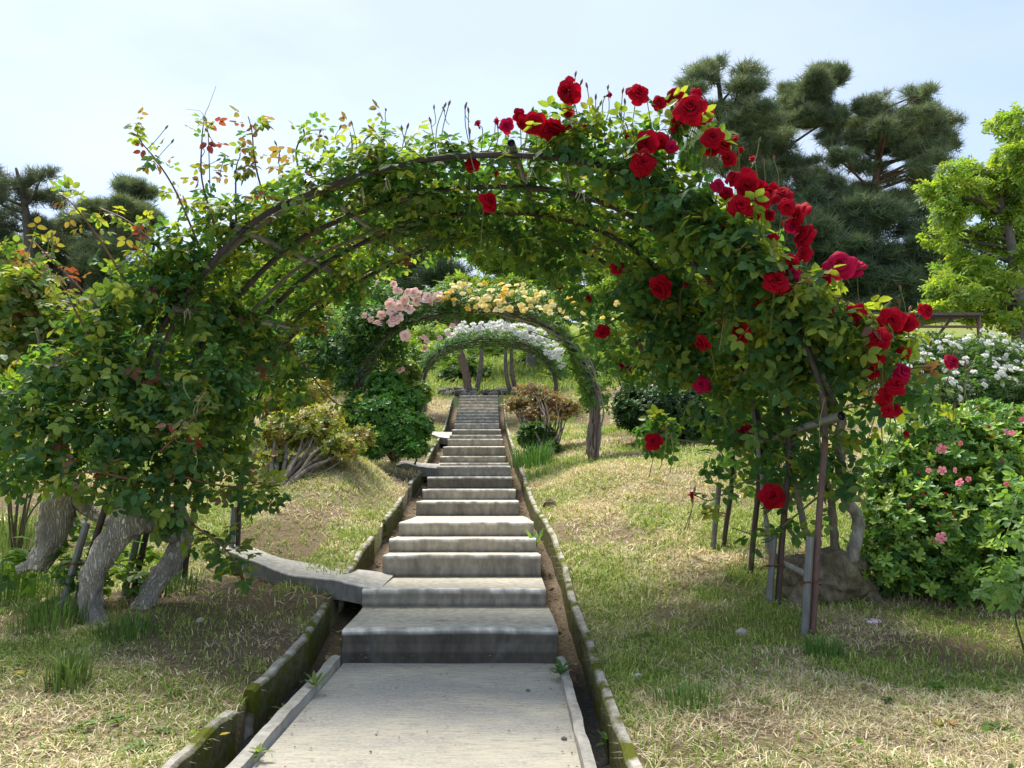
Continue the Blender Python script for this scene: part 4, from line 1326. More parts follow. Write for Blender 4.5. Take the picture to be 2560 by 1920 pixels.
leaves_on(roseL, 'foliage', 'rose', 'rose_leaf', pos, ax, no, size, tl_, singles=300)
for pts in shoot_lines:
    part('shoot', MB().tube(pts, np.linspace(.0065, .0025, len(pts)), 6, (0.16, 0.075, 0.045)), 'green_stem', roseL, True)
# dry wispy tendril above the arch
part('shoot', MB().tube([P(525,470,3.95), P(520,330,3.9), P(512,290,3.9), P(523,262,3.9), P(540,215,3.9)], [.003,.0025,.002,.0015,.001], 4, (0.25, 0.2, 0.15), sub=4), 'green_stem', roseL)
part('shoot', MB().tube([P(512,295,3.9), P(500,278,3.9), P(465,273,3.9)], [.002,.0015,.001], 4, (0.25, 0.2, 0.15), sub=4), 'green_stem', roseL)
BUDL = [(340,338,1),(352,330,0),(415,320,0),(430,355,0),(505,370,0),(545,400,0),(560,400,0),(690,360,0),(700,375,0),(760,330,0),(160,490,0),(185,480,0),(200,485,0),(120,600,0),(80,605,0),(130,590,0),
        (510,985,0),(498,1000,0),(520,1010,0),(488,1130,1),(480,1110,0),(380,1145,0),(240,1100,0),(460,960,0),(350,580,0),(600,420,0),(850,320,0),(800,330,0),(880,310,0),(965,275,0),(1085,270,0),(1110,275,0),(1165,262,0)]
stems = []
for (a, b, r) in BUDL:
    Y = 3.9 if b < 500 else 3.6
    if a > 700: Y = 4.0
    tip = P(a, b, Y)
    base = tip + np.array((RS.uniform(-.03, .03), RS.uniform(0, .05), -RS.uniform(.06, .13)))
    near = np.concatenate(shoot_lines); dd = np.linalg.norm(near - (tip - np.array((0, 0, .04))), axis=1)
    if dd.min() < .13: base = near[int(np.argmin(dd))]
    stems.append(bud_on_stem(roseL, base, tip, .019 if not r else .03, BUDS_R[0] if r else BUDS_G[RS.randint(2)]))
mb = MB()
for s_ in stems: mb.tube(s_, .0022, 4, (0.20, 0.22, 0.08), cap=False, sub=3)
part('flower_stems', mb, 'green_stem', roseL, True, kind='stuff')
GN = np.array((0.62, 0.57, 0.485))
def gnarl(pl, radii, parent, seed, name='trunk', c=GN, amp=.48):
    pts = np.array([P(*q) for q in pl])
    p2, r2 = catmull(pts, np.array(radii, float), 9)
    n = len(p2)
    sides = 22
    tan = norm(np.gradient(p2, axis=0))
    u = norm(np.cross(tan[0], (0.3, .9, .1)))
    rings = []
    for i in range(n):
        u = norm(u - tan[i] * np.dot(u, tan[i])); w = np.cross(tan[i], u)
        a = np.arange(sides) / sides * 2 * math.pi
        twist = a + i * .05
        rr = r2[i] * (1 + amp * (vn(np.cos(twist)*1.5 + 7*seed, np.sin(twist)*1.5 + i*.20, .55, 130 + seed, 3) - .5)*1.5 + .30 * (vn(np.cos(twist)*5, np.sin(twist)*5 + i*.45, .6, 140 + seed, 2) - .5))
        rings.append(p2[i] + (np.cos(a) * rr)[:, None] * u + (np.sin(a) * rr)[:, None] * w)
    Gd = np.stack(rings + [np.tile(p2[-1], (sides, 1))]); Gd = np.concatenate([np.tile(p2[0], (1, sides, 1)), Gd])
    Gd = np.concatenate([Gd, Gd[:, :1]], 1)
    mb = MB(); mb.grid(Gd, c)
    return part(name, mb, 'gnarled_bark', parent, True)
gnarl([(285,1600,3.85),(250,1570,3.9),(225,1500,3.95),(240,1420,3.95),(285,1350,4.0),(320,1300,4.05),(330,1240,4.1)], [.035,.050,.054,.056,.066,.072,.06], roseL, 1)
gnarl([(90,1420,4.2),(130,1340,4.2),(150,1260,4.2),(190,1200,4.2)], [.052,.07,.085,.06], roseL, 2)
gnarl([(40,1425,4.15),(75,1412,4.18),(110,1385,4.2)], [.02,.028,.04], roseL, 6, 'root')
gnarl([(345,1540,4.1),(385,1460,4.2),(430,1400,4.3),(455,1340,4.35),(440,1270,4.3)], [.045,.050,.056,.055,.045], roseL, 3, c=GN*.92)
gnarl([(290,1330,4.05),(330,1310,4.05),(380,1315,4.15),(430,1340,4.3)], [.045,.055,.048,.04], roseL, 4, 'limb')
gnarl([(190,1250,4.2),(250,1290,4.25),(300,1310,4.1)], [.04,.036,.035], roseL, 5, 'limb')
LC = [([(410,1330,4.1),(420,1230,4.0),(395,1170,3.95),(380,1080,3.95),(350,960,4.0)], .016, .010), ([(330,1270,4.1),(340,1100,4.1),(380,950,4.1),(450,780,4.1),(560,640,4.1),(720,520,4.1),(900,450,4.1)], .018, .011),
      ([(440,1270,4.3),(470,1100,4.5),(520,930,4.6),(620,790,4.6),(760,660,4.6),(950,570,4.6)], .016, .009), ([(180,1200,4.2),(150,1080,4.1),(120,950,4.0),(90,820,3.9)], .014, .006),
      ([(230,1250,4.2),(280,1050,4.1),(330,880,4.0),(400,720,4.0)], .013, .006), ([(470,1240,4.6),(600,960,5.1),(720,820,5.2),(860,710,5.2),(1050,620,5.2)], .013, .008),
      ([(60,1230,4.2),(50,1150,4.2),(70,1050,4.1)], .012, .006)]
for pl, r0, r1 in LC:
    pts = np.array([P(*q) for q in pl])
    p2, r2 = catmull(pts, np.linspace(r0, r1, len(pts)), 7)
    part('cane', MB().tube(p2, r2, 8, (0.17, 0.145, 0.11), rough=.15), 'cane', roseL, True)
# raffia ties hanging from the hoops
mb = MB()
for (a, b) in [(470,770),(760,500),(905,468),(965,440),(1065,620),(955,665),(700,660),(1270,610),(1300,600),(1330,420),(1420,425),(1780,590),(1450,470)]:
    p = planeP(a, b, 4.0, 3.72) if b < 520 or a > 1700 or a < 500 else P(a, b, 5.2)
    for q in range(4):
        e = p + np.array((RS.uniform(-.03, .03), RS.uniform(-.02, .02), -RS.uniform(.05, .10)))
        mb.tube([p, (p + e) / 2 + RS.uniform(-.01, .01, 3), e], .0022, 3, (0.42, 0.37, 0.28), cap=False)
part('raffia_ties', mb, 'grass', arch1, kind='stuff')

# ------------------------------------------------------------------ roses on the two farther arches
def cane_bundle(parent, hA, hD, u0, u1, n, r, c, jit=.06, vr=(0, 1)):
    for k in range(n):
        v = RS.uniform(*vr); m = 26
        u = np.linspace(u0, u1, m)
        p, nor, tu, tv = arch_frame(hA, hD, u, np.full(m, v))
        off = (vn(np.arange(m) * .22, np.full(m, k * 3.7), 1, 150) - .45) * jit * 2.4
        off2 = (vn(np.arange(m) * .22, np.full(m, k * 5.3), 1, 151) - .5) * jit * 3
        p = p + nor * off[:, None] + tv * off2[:, None]
        for e in (0, -1):
            if (u0 == 0 and e == 0) or (u1 == 1 and e == -1): p[e][2] = float(H(p[e][0], p[e][1])) - .03
        part('cane', MB().tube(p, np.linspace(r, r * .6, m) if u0 == 0 else np.linspace(r * .6, r, m), 6, np.asarray(c) * RS.uniform(.7, 1.2), rough=.1), 'cane', parent, True)

RCp = [rose_core(40 + k, LAY, 'flower', 'pink_petal') for k in range(2)]
ROPp = [outer_petal(k, 'pink_petal', .98, .34, .72, .10) for k in range(2)]
RCy = [rose_core(50 + k, SMALL, 'flower', 'yellow_petal') for k in range(3)]
RCw = [rose_core(60 + k, SMALL, 'flower', 'white_petal') for k in range(3)]

b = G(880, 1060); b = np.array((a2l[0], 10.0, float(H(a2l[0], 10.0))))
pinkR = thing('climbing_rose', 'climbing rose with full pale pink blooms on the left half of the middle arch', 'climbing rose', b)
p1, o1, t1, u1_ = arch_leaves(h2A, h2D, 2600, .16, .47, .06, lambda u: .42 - .6 * np.abs(u - .30))
pq, oq, tq = sample_pads([pad(850,860,9.7,70,60), pad(800,900,9.8,60,50), pad(960,740,9.9,90,25), pad(900,790,9.6,80,40), pad(980,870,10.2,50,40), pad(780,850,10,50,50)], 1300, .4)
pos = np.concatenate([p1, pq]); out = np.concatenate([o1, oq]); n = len(pos)
ax, no = orient(out, .6, .8, .3)
leaves_on(pinkR, 'foliage', 'rose', 'rose_leaf', pos, ax, no, RS.uniform(.10, .17, n), palette([(.05,.13,.05),(.075,.165,.055),(.12,.21,.06)], (3,3,1.2), n))
cane_bundle(pinkR, h2A, h2D, 0, .42, 10, .013, (0.15, 0.13, 0.10), .09)
PINK = [(965,745,60),(945,720,0),(1000,665,26),(890,712,46)]
PK = [(1215-700,-1,0)]
pk8 = [(600,645,62),(698,625,70),(770,712,60),(795,555,60),(688,570,60),(738,600,48),(625,582,48),(558,612,34),(518,588,34),(675,517,58),(732,527,58),(770,495,56),(840,503,52),(890,500,58),(905,470,52),(973,475,62),(935,505,40),(715,435,44),(740,440,30),(697,392,36),(820,452,60),(785,445,40),(850,455,40),(1065,517,28),(985,725,26),(1030,700,30),(900,745,34),(890,790,32),(880,722,30),(300,765,34),(735,930,34),(755,915,24),(1060,650,30),(605,385,34)]
for (a, b_, w) in pk8:
    px, py, w = 700 + a * .407, 550 + b_ * .407, w * .407
    Y = 9.35 if b_ < 760 else 10.2
    p = P(px, py, Y)
    d = norm(np.array((0, 0, EYE)) - p) + np.array((0, 0, .5)) + RS.normal(size=3) * .35
    put_flower(pinkR, p, d, w / F * Y * .64, RCp[RS.randint(2)], ROPp, 5, calyx=w > 20)
b = np.array((a2r[0], 10.0, float(H(a2r[0], 10.0))))
yelR = thing('climbing_rose', 'climbing rose with pale yellow blooms and bare twisted canes on the right half of the middle arch', 'climbing rose', b)
yelR['label'] = 'climbing rose with yellow blooms and twisted canes, right half of the middle arch'
p1, o1, t1, u1_ = arch_leaves(h2A, h2D, 2300, .44, .88, .03, lambda u: .34 - .45 * smooth(.55, .85, u))
pq, oq, tq = sample_pads([pad(1280,755,10,120,35), pad(1420,760,10,90,50), pad(1500,830,10.2,60,50), pad(1350,745,10.3,80,30), pad(1180,770,9.8,80,20), pad(1540,900,10.2,45,60), pad(1500,980,10.3,30,60)], 1500, .35)
pos = np.concatenate([p1, pq]); out = np.concatenate([o1, oq]); n = len(pos)
ax, no = orient(out, .6, .8, .3)
leaves_on(yelR, 'foliage', 'rose', 'rose_leaf', pos, ax, no, RS.uniform(.08, .14, n), palette([(.06,.14,.04),(.09,.18,.045),(.14,.22,.05)], (2,3,2), n))
cane_bundle(yelR, h2A, h2D, .52, 1, 18, .012, (0.21, 0.185, 0.15), .10)
RCY2 = [rose_core(90 + k, SMALL, 'flower', 'deep_yellow_petal') for k in range(2)]
for k in range(115):
    px = 1085 + RS.beta(1.3, 2.2) * 490; py = 708 + 72 * RS.uniform(0, 1) + max(0, (px - 1290)) * .34 * RS.uniform(.2, 1.2)
    if px < 1130: py = 735 + RS.uniform(-10, 25)
    Y = 9.1 + RS.uniform(0, .45)
    p = P(px, py, Y)
    d = norm(np.array((0, 0, EYE)) - p) * .7 + np.array((0, 0, .8)) + RS.normal(size=3) * .35
    put_flower(yelR, p, d, RS.uniform(.034, .058), RCy[RS.randint(3)] if RS.uniform() < .86 else RCY2[RS.randint(2)], None, 0, calyx=False)
b = np.array((a3r[0], 16.6, float(H(a3r[0], 16.6))))
whiR = thing('climbing_rose', 'climbing rose with clusters of tiny white blooms covering the smallest far arch', 'climbing rose', b)
p1, o1, t1, u1_ = arch_leaves(h3A, h3D, 3300, .20, .86, .05, lambda u: .24 + .12 * smooth(.6, .8, u))
n = len(p1); ax, no = orient(o1, .6, .8, .3)
leaves_on(whiR, 'foliage', 'rose', 'rose_leaf', p1, ax, no, RS.uniform(.09, .15, n), palette([(.05,.13,.05),(.07,.16,.055),(.12,.21,.06)], (3,3,1), n))
cane_bundle(whiR, h3A, h3D, 0, .40, 11, .014, (0.24, 0.23, 0.20), .08)
cane_bundle(whiR, h3A, h3D, .6, 1, 7, .014, (0.20, 0.18, 0.15), .07)
for k in range(185):
    u = np.clip(.33 + RS.beta(1.4, 1.2) * .52, 0, 1); v = RS.uniform(-.1, .8)
    if u > .62 and RS.uniform() < .3: v = -.1
    p, nor, tu, tv = arch_frame(h3A, h3D, np.array([u]), np.array([max(v, 0)]))
    q = p[0] + nor[0] * RS.uniform(.06 if u > .6 else .20, .42) + np.array((0, -.12 if v < .2 else 0, 0))
    d = np.array((RS.normal() * .4, -.8, .8 + RS.normal() * .3))
    put_flower(whiR, q, d, RS.uniform(.055, .085), RCw[RS.randint(3)], None, 0, calyx=False)

# ------------------------------------------------------------------ shrubs
def stems_of(parent, base, tops, r0, r1, c, name='stem', mat='bark', bend=.12):
    for t in tops:
        t = np.asarray(t, float)
        m = (base + t) / 2 + RS.normal(size=3) * bend * np.linalg.norm(t - base) * .5
        b = base + RS.normal(size=3) * r0 * 1.5 * np.array((1, 1, 0)); b[2] = float(H(b[0], b[1])) - .02
        part(name, MB().tube([b, (b + m) / 2 + RS.normal(size=3) * .02, m, t], np.linspace(r0, r1, 4), 6, np.asarray(c) * RS.uniform(.75, 1.2), sub=4, rough=.12), mat, parent, True)

def shrub(name, label, cat, pads, n, prefix, mat, size, cols, wts, base=None, stem=(6, .02, .006), stemc=(0.13, 0.10, 0.075), singles=0, shell=.55, group=None, jit=.8, up=.6, zmin=.02, ppart='foliage', sname='leaf'):
    c = np.mean([p[0] for p in pads], axis=0)
    if base is None:
        base = np.array((c[0], c[1], float(H(c[0], c[1]))))
    o = thing(name, label, cat, base, group)
    pos, out, rr = sample_pads(pads, n, shell)
    k = pos[:, 2] > H(pos[:, 0], pos[:, 1]) + zmin
    pos, out = pos[k], out[k]
    n = len(pos)
    ax, no = orient(out, up, jit, .2)
    if prefix == 'ros':
        no = norm(out * .8 + np.array((0, 0, .5)) + RS.normal(size=(n, 3)) * .35)
        ax = norm(np.cross(no, RS.normal(size=(n, 3))))
    leaves_on(o, ppart, prefix, mat, pos, ax, no, RS.uniform(*size, n), palette(cols, wts, n), singles, sname)
    if stem:
        idx = RS.randint(0, len(pads), stem[0])
        tops = [np.asarray(pads[i][0]) + RS.uniform(-.5, .5, 3) * np.asarray(pads[i][1]) for i in idx]
        stems_of(o, base, tops, stem[1], stem[2], stemc)
    return o

AZ_G = [(.10,.22,.045),(.16,.30,.05),(.28,.40,.065),(.06,.15,.04)]
# large azalea in front on the right
azp = [pad(2420,1190,4.6,190,170), pad(2300,1330,4.4,170,150), pad(2480,1350,4.3,150,180), pad(2250,1200,4.5,90,110), pad(2560,1150,4.7,120,140), pad(2230,1400,4.3,100,90), pad(2400,1450,4.3,150,90), pad(2330,1100,4.6,120,90), pad(2640,1300,4.5,150,230), pad(2480,1060,4.7,120,60)]
azR = shrub('azalea_bush', 'large glossy green azalea bush with a few pink flowers at the right edge', 'azalea', azp, 7200, 'ros', 'azalea_leaf', (.029, .046), AZ_G, (2.5, 3, 2.4, 1.5),
            base=np.array((2.75, 4.5, float(H(2.75, 4.5)))), stem=(12, .022, .008), singles=300, shell=.62, sname='leaf_rosette')
AZF = rose_core(70, [(5, .98, .42, .55, .10, .1, 0), (5, .5, .5, .5, .04, .1, .03)], 'flower', 'azalea_petal')
AZB = rose_core(71, [(4, .40, .85, .8, 0, .08, 0), (3, .25, .95, .9, 0, .05, .03)], 'flower', 'magenta_petal')
for (cx, cy, s, kind) in [(1565,460,50,0),(1565,570,44,0),(1630,570,30,0),(1660,640,46,0),(1565,925,56,0),(1895,375,32,0),(1930,380,32,0),(1810,345,30,1),(1655,335,28,1),(1980,310,30,0),(1465,705,26,1),(1470,760,28,1),(1415,715,24,1),
                          (1400,755,24,1),(1515,945,28,1),(1440,590,22,1),(1495,570,28,0),(1290,965,22,1),(1575,690,26,1),(1550,850,24,1),(1830,400,26,1),(1940,255,22,1),(1580,300,22,1),(1705,620,30,0),(1625,810,24,1),(1660,430,26,0),(1755,250,20,1),(1880,530,26,1),(1900,640,28,0),(1975,840,24,1)]:
    px, py = 1600 + cx * .482, 900 + cy * .482
    p = P(px, py, 3.88 if py < 1250 else 3.82)
    put_flower(azR, p, norm(np.array((0, 0, EYE)) - p) + RS.normal(size=3) * .4 + np.array((0, 0, .3)), s * .482 / F * 3.9 * (.55 if kind == 0 else .62), AZF if kind == 0 else AZB, None, 0, calyx=False)
# pale sapling leaves at the right edge
shrub('young_shrub', 'young shrub with pale pointed leaves leaning in at the lower right edge', 'shrub', [pad(2540,1480,3.4,60,40), pad(2510,1430,3.5,50,50), pad(2550,1330,3.6,40,60), pad(2560,1230,3.7,40,60)], 90, 'rose', 'rose_leaf', (.09, .14),
      [(.14,.27,.08),(.20,.34,.11)], (1, 1), stem=(4, .004, .002), stemc=(.18,.22,.08), shell=.3, singles=60)

# shrubs left of the steps
shrub('azalea_bush', 'round dark green azalea bush beside the left edge of the upper steps', 'azalea', [pad(1000,1010,9.2,60,45), pad(960,1040,9.0,70,50), pad(1020,1070,8.9,60,45), pad(940,1100,8.8,50,40), pad(1030,1120,8.7,40,20), pad(900,1030,9.3,50,50), pad(960,960,9.4,50,30)], 6000, 'ros', 'azalea_leaf', (.034, .058),
      [(.06,.18,.03),(.085,.22,.036),(.13,.27,.045),(.04,.12,.028)], (2, 3, 2, 1), base=G(985, 1150), stem=(14, .022, .008), shell=.6)
shrub('azalea_bush', 'sparse azalea bush with yellow and bronze leaves on bare grey stems', 'azalea', [pad(720,1080,7.2,90,50), pad(800,1060,7.4,80,50), pad(850,1120,7.2,70,40), pad(680,1000,7.5,80,50), pad(900,1090,7.6,50,30), pad(760,980,7.8,80,40), pad(690,1150,7.0,50,30)], 2600, 'ros', 'azalea_leaf', (.026, .044),
      [(.26,.30,.05),(.28,.26,.05),(.14,.20,.035),(.22,.12,.05)], (3, 2, 2, 1), base=G(700, 1215), stem=(22, .024, .005), stemc=(.24,.21,.17), shell=.3)
shrub('azalea_bush', 'yellow green azalea bush with reddish tips behind the left foot of the middle arch', 'azalea', [pad(760,960,11.5,90,50), pad(700,920,11.8,70,50), pad(850,930,11.6,60,35), pad(640,930,11.5,70,60)], 3600, 'ros', 'azalea_leaf', (.045, .075),
      [(.20,.25,.035),(.26,.28,.04),(.12,.20,.03),(.26,.14,.05)], (3, 3, 2, 1), shell=.6)
shrub('azalea_bush', 'rounded pale green shrub between the dark azalea and the far arch', 'azalea', [pad(1000,940,12.5,50,50), pad(960,920,12.8,45,40), pad(1040,985,12.3,40,30)], 2400, 'ros', 'azalea_leaf', (.045, .07),
      [(.14,.22,.035),(.10,.19,.03),(.22,.26,.05)], (3, 2, 2), shell=.6)
# right of the steps
shrub('azalea_bush', 'twiggy azalea bush with faded rusty pink leaves right of the upper steps', 'azalea', [pad(1360,1000,11.4,75,30), pad(1290,1010,11.2,40,25), pad(1420,1020,11.4,50,30), pad(1350,1040,11.2,70,25), pad(1330,975,11.5,50,18)], 1700, 'ros', 'azalea_leaf', (.026, .044),
      [(.28,.16,.11),(.26,.19,.10),(.20,.19,.06),(.14,.17,.05)], (3, 2, 2, 1), base=G(1370, 1140), stem=(46, .024, .005), stemc=(.22,.18,.15), shell=.2)
shrub('azalea_bush', 'small dense dark green bush under the faded twiggy azalea', 'azalea', [pad(1340,1090,10.9,45,35), pad(1360,1115,10.8,40,20)], 1600, 'ros', 'azalea_leaf', (.035, .055), [(.05,.13,.03),(.06,.14,.03),(.09,.18,.03)], (2, 3, 1), base=G(1350, 1145), stem=None, shell=.6)
shrub('boxwood_bush', 'broad dark rounded evergreen bush on the right bank behind the red roses', 'bush', [pad(1680,1030,10.6,120,70), pad(1780,1010,10.8,90,80), pad(1590,1020,10.8,60,60), pad(1700,970,11,110,50), pad(1830,1050,10.7,60,60)], 6500, 'ros', 'azalea_leaf', (.040, .065),
      [(.022,.062,.022),(.035,.09,.026),(.055,.12,.032),(.10,.17,.05)], (3, 3, 2, 1), shell=.7)
shrub('rose_bush', 'tall loose rose bush with pale leaves and small white flowers right of the middle arch', 'rose bush', [pad(1560,900,12.2,50,70), pad(1620,930,12.4,60,60), pad(1520,830,12.4,50,60), pad(1640,840,12.8,70,50), pad(1580,1000,12,40,50)], 1700, 'rose', 'rose_leaf', (.10, .17),
      [(.08,.17,.045),(.12,.21,.05),(.16,.24,.05)], (2, 3, 2), shell=.4)
# lower greenery left of the middle arch, seen through the near arch
shrub('rose_bush', 'bright leafy rose bush behind the left leg of the near arch', 'rose bush', [pad(640,800,10.5,90,60), pad(720,850,10.8,90,60), pad(580,880,10.5,80,70), pad(800,800,11.5,60,50), pad(660,920,10.2,80,50), pad(540,980,10,70,60), pad(820,880,11,60,40)], 3000, 'rose', 'rose_leaf', (.12, .20),
      [(.13,.21,.04),(.19,.26,.045),(.08,.16,.035),(.24,.16,.05)], (3, 3, 2, .6), shell=.4)
# reddish rose shrub at the left edge
rs_ = shrub('rose_bush', 'rose bush with bronze and red young leaves at the left edge', 'rose bush', [pad(40,760,4.9,90,110), pad(120,830,4.9,90,90), pad(10,640,5.0,40,50), pad(30,900,4.8,90,90), pad(160,900,4.9,80,70), pad(90,700,5.0,50,60), pad(220,800,5,60,60)], 800, 'rose', 'rose_leaf', (.12, .18),
      [(.24,.27,.06),(.22,.17,.06),(.16,.26,.06),(.19,.07,.05),(.08,.17,.04)], (3, 1.3, 4, .7, 3), base=np.array((-3.1, 4.9, float(H(-3.1, 4.9)))), stem=(9, .007, .003), stemc=(.13,.11,.07), shell=.25, singles=120)
# white flowers of the bed behind, left
shrub('rose_bush', 'leafy white flowered rose bed far behind the left edge bush', 'rose bush', [pad(120,860,12,160,70), pad(300,850,12.5,120,60), pad(-60,900,12,120,70), pad(420,900,12,90,60)], 2600, 'rose', 'rose_leaf', (.14, .24),
      [(.06,.13,.035),(.10,.18,.04),(.16,.22,.05)], (2, 3, 2), shell=.5)
# broad leafy weeds between the left trunks
wd = shrub('leafy_weed', 'broad leaved green weeds growing between the gnarled left trunks', 'weeds', [pad(180,1300,4.4,60,60), pad(200,1400,4.2,60,50), pad(310,1430,4.3,50,60), pad(340,1370,4.5,50,50), pad(60,1400,4.3,50,50), pad(160,1440,4.1,60,40)], 130, 'rose', 'rose_leaf', (.11, .19), [(.06,.14,.03),(.10,.20,.035),(.16,.26,.035)], (3, 2, 1), stem=None, shell=.2, up=1.2, jit=.5)

# white rose bed on the right slope: several bushes in a row
bedpads = [[pad(2180+70*k+q*26,870+RS.uniform(-12,14)+q*34,13.2+k*.25-q*.5,62,42) for q in range(4)] for k in range(6)]
for k, pd in enumerate(bedpads):
    lab = ['white flowered rose bush in the bed, beside the shelter roof edge', 'white flowered rose bush in the bed, second from the shelter side', 'white flowered rose bush in the bed, third from the shelter side',
           'white flowered rose bush in the bed, under the rusty shelter post', 'white flowered rose bush in the bed, near the bright tree trunk', 'white flowered rose bush in the bed, at the right picture edge'][k]
    o = shrub('white_rose_bush', lab, 'rose bush', pd, 900, 'rose', 'rose_leaf', (.13, .22), [(.04,.10,.03),(.06,.13,.035),(.09,.16,.04)], (2, 3, 1.5), shell=.55, stem=(4, .02, .008), group='white rose bushes in a bed on the right slope')
    pos, out, rr = sample_pads(pd, 260, .95, .15)
    j = 0
    for q, d in zip(pos, out):
        if d[1] > .25 or d[2] < -.5 or j >= 48: continue
        j += 1
        put_flower(o, q + d * .05, d + np.array((0, -.8, .4)), RS.uniform(.042, .066), RCw[RS.randint(3)], None, 0, calyx=False)

# grass clump by the drain, ferny hill shrubs
def grass_clump(label, c, n, h, w, spread, col, seed, cat='grass clump'):
    rs = np.random.RandomState(seed)
    o_base = np.array(c)
    V, T, Cc = [], [], []
    for k in range(n):
        a = rs.uniform(0, 6.28); r = spread * math.sqrt(rs.uniform()) * .5
        x, y = c[0] + r*math.cos(a), c[1] + r*math.sin(a)
        z = float(H(x, y)) - .01
        l = h * rs.uniform(.5, 1.15); le = rs.uniform(.05, .75); a2 = a + rs.uniform(-.8, .8)
        d = np.array((math.cos(a2), math.sin(a2), 0)); s = np.array((-d[1], d[0], 0)) * w * .5
        p = np.array((x, y, z)); m = p + np.array((0,0,l*.6)) + d*l*.22*le; t = p + np.array((0,0,l*(1-.35*le))) + d*l*.75*le
        i = len(V); V += [p-s, p+s, m+s*.8, m-s*.8, t]; T += [(i,i+1,i+2),(i,i+2,i+3),(i+3,i+2,i+4)]
        Cc += [np.array(col) * rs.uniform(.6, 1.35)] * 5
    mb = MB(); mb.add(V, T, np.array(Cc))
    return solo('grass_clump', mb, 'grass', label, cat)
g0 = G(1330, 1165)
grass_clump('lush clump of long green grass beside the right drain below the bushes', g0, 260, .34, .014, .55, (.10,.22,.045), 301)
for (a, b_, h_, sp, col, lab) in [(40,1480,.26,.5,(.13,.22,.05),'tall pale grass at the left edge by the gnarled trunks'), (130,1560,.17,.35,(.13,.22,.05),'grass tuft in front of the leaning left pole'), (420,1480,.13,.4,(.08,.17,.04),'dark green grass under the right gnarled trunk'),
                             (170,1720,.16,.14,(.16,.24,.06),'small upright grass tuft on the straw at lower left'), (320,1590,.10,.3,(.10,.18,.04),'grass around the foot of the bent grey trunk'), (2060,1640,.10,.16,(.11,.22,.05),'green tuft at the foot of the nearest right pole'),
                             (2200,1450,.16,.6,(.08,.18,.04),'dark green grass between the burl and the azalea'), (1720,1760,.09,.25,(.15,.25,.06),'light grass tuft on the right bank near the drain'), (10,1380,.32,.5,(.15,.22,.06),'tallest pale grass at the left border')]:
    grass_clump(lab, G(a, b_), int(130 + 300*sp), h_, .006, sp, col, int(a + b_))

# ------------------------------------------------------------------ trees
def tree(name, label, cat, pads, n, prefix, mat, size, cols, wts, trunk, tr, tc, limb_r=.09, group=None, shell=.35, up=.6, jit=.8, flat=False, limbs=True, bark='bark'):
    """trunk: list of place points bottom to top"""
    tp = np.array(trunk, float)
    base = tp[0].copy()
    base[2] = float(H(base[0], base[1]))
    tp[0][2] = base[2] - .2
    o = thing(name, label, cat, base, group)
    p2, r2 = catmull(tp, np.linspace(tr[0], tr[1], len(tp)), 7)
    part('trunk', MB().tube(p2, r2, 10, tc, rough=.10), bark, o, True)
    if limbs:
        for (c, r, w) in (pads if len(pads) < 40 else pads[::4]):
            c = np.asarray(c, float)
            zt = c[2] - .35 * np.linalg.norm(c[:2] - np.array([np.interp(c[2], p2[:, 2], p2[:, 0]), np.interp(c[2], p2[:, 2], p2[:, 1])])) - .1
            j = int(np.argmin(np.abs(p2[:, 2] - np.clip(zt, p2[:, 2].min() + .3*(p2[-1, 2]-p2[0, 2]), p2[:, 2].max()))))
            a = p2[j]
            m = a * .45 + c * .55 + np.array((0, 0, -.10 * np.linalg.norm(c - a) * RS.uniform(-.4, 1.0)))
            e = c + (c - a) * .25
            rr = min(limb_r, r2[j] * .7)
            part('limb', MB().tube([a, m, c - np.array((0, 0, r[2] * .3)), e], [rr, rr * .6, rr * .35, rr * .12], 6, np.asarray(tc) * .8, sub=4, rough=.1), bark, o, True)
            for q in range(1):
                e2 = c + RS.uniform(-.8, .8, 3) * np.asarray(r)
                part('twig', MB().tube([m, (m + e2) / 2 + RS.normal(size=3) * .15, e2], [rr * .4, rr * .25, rr * .08], 5, np.asarray(tc) * .7, sub=3), bark, o, True)
    pos, out, rr = sample_pads(pads, n, shell)
    k = pos[:, 2] > H(pos[:, 0], pos[:, 1]) + .1
    pos, out = pos[k], out[k]
    ax, no = orient(out, up, jit, .15)
    if prefix == 'needle':
        pos = pos + RS.normal(size=pos.shape) * .07
        no = norm(np.array((0, 0, 1.0)) + out * .8 + RS.normal(size=(len(pos), 3)) * .3)
        ax = norm(np.cross(no, RS.normal(size=(len(pos), 3))))
    leaves_on(o, 'crown', prefix, mat, pos, ax, no, RS.uniform(*size, len(pos)), palette(cols, wts, len(pos)))
    return o

def PX(lst, Y, dy=0, jy=0.0, split=False):
    out = []
    for t in lst:
        a, b, rx, ry = t
        yy = Y + RS.uniform(-jy, jy)
        if not split:
            out.append(pad(a, b, yy, rx, ry, .9)); continue
        for q in range(6):
            out.append(pad(a + RS.uniform(-.8, .8) * rx, b + RS.uniform(-.8, .8) * ry, yy + RS.uniform(-.8, .8), rx * RS.uniform(.36, .62), ry * RS.uniform(.26, .5), .9))
    return out
PINE = [(.12,.165,.095),(.16,.205,.11),(.20,.245,.13),(.25,.28,.15)]
PW = (2.5, 3, 2, 1)
p1 = [(1789,155,26,24),(1755,197,60,24),(1839,201,62,30),(1880,224,44,24),(1730,225,40,20),(1869,281,84,40),(1919,302,60,40),(1839,336,80,45),(1800,280,50,22),(1936,353,70,35),(1770,380,70,45),(1860,400,90,45),(1960,410,80,40),(1990,470,90,45),(1900,470,80,50),(2050,520,70,35)]
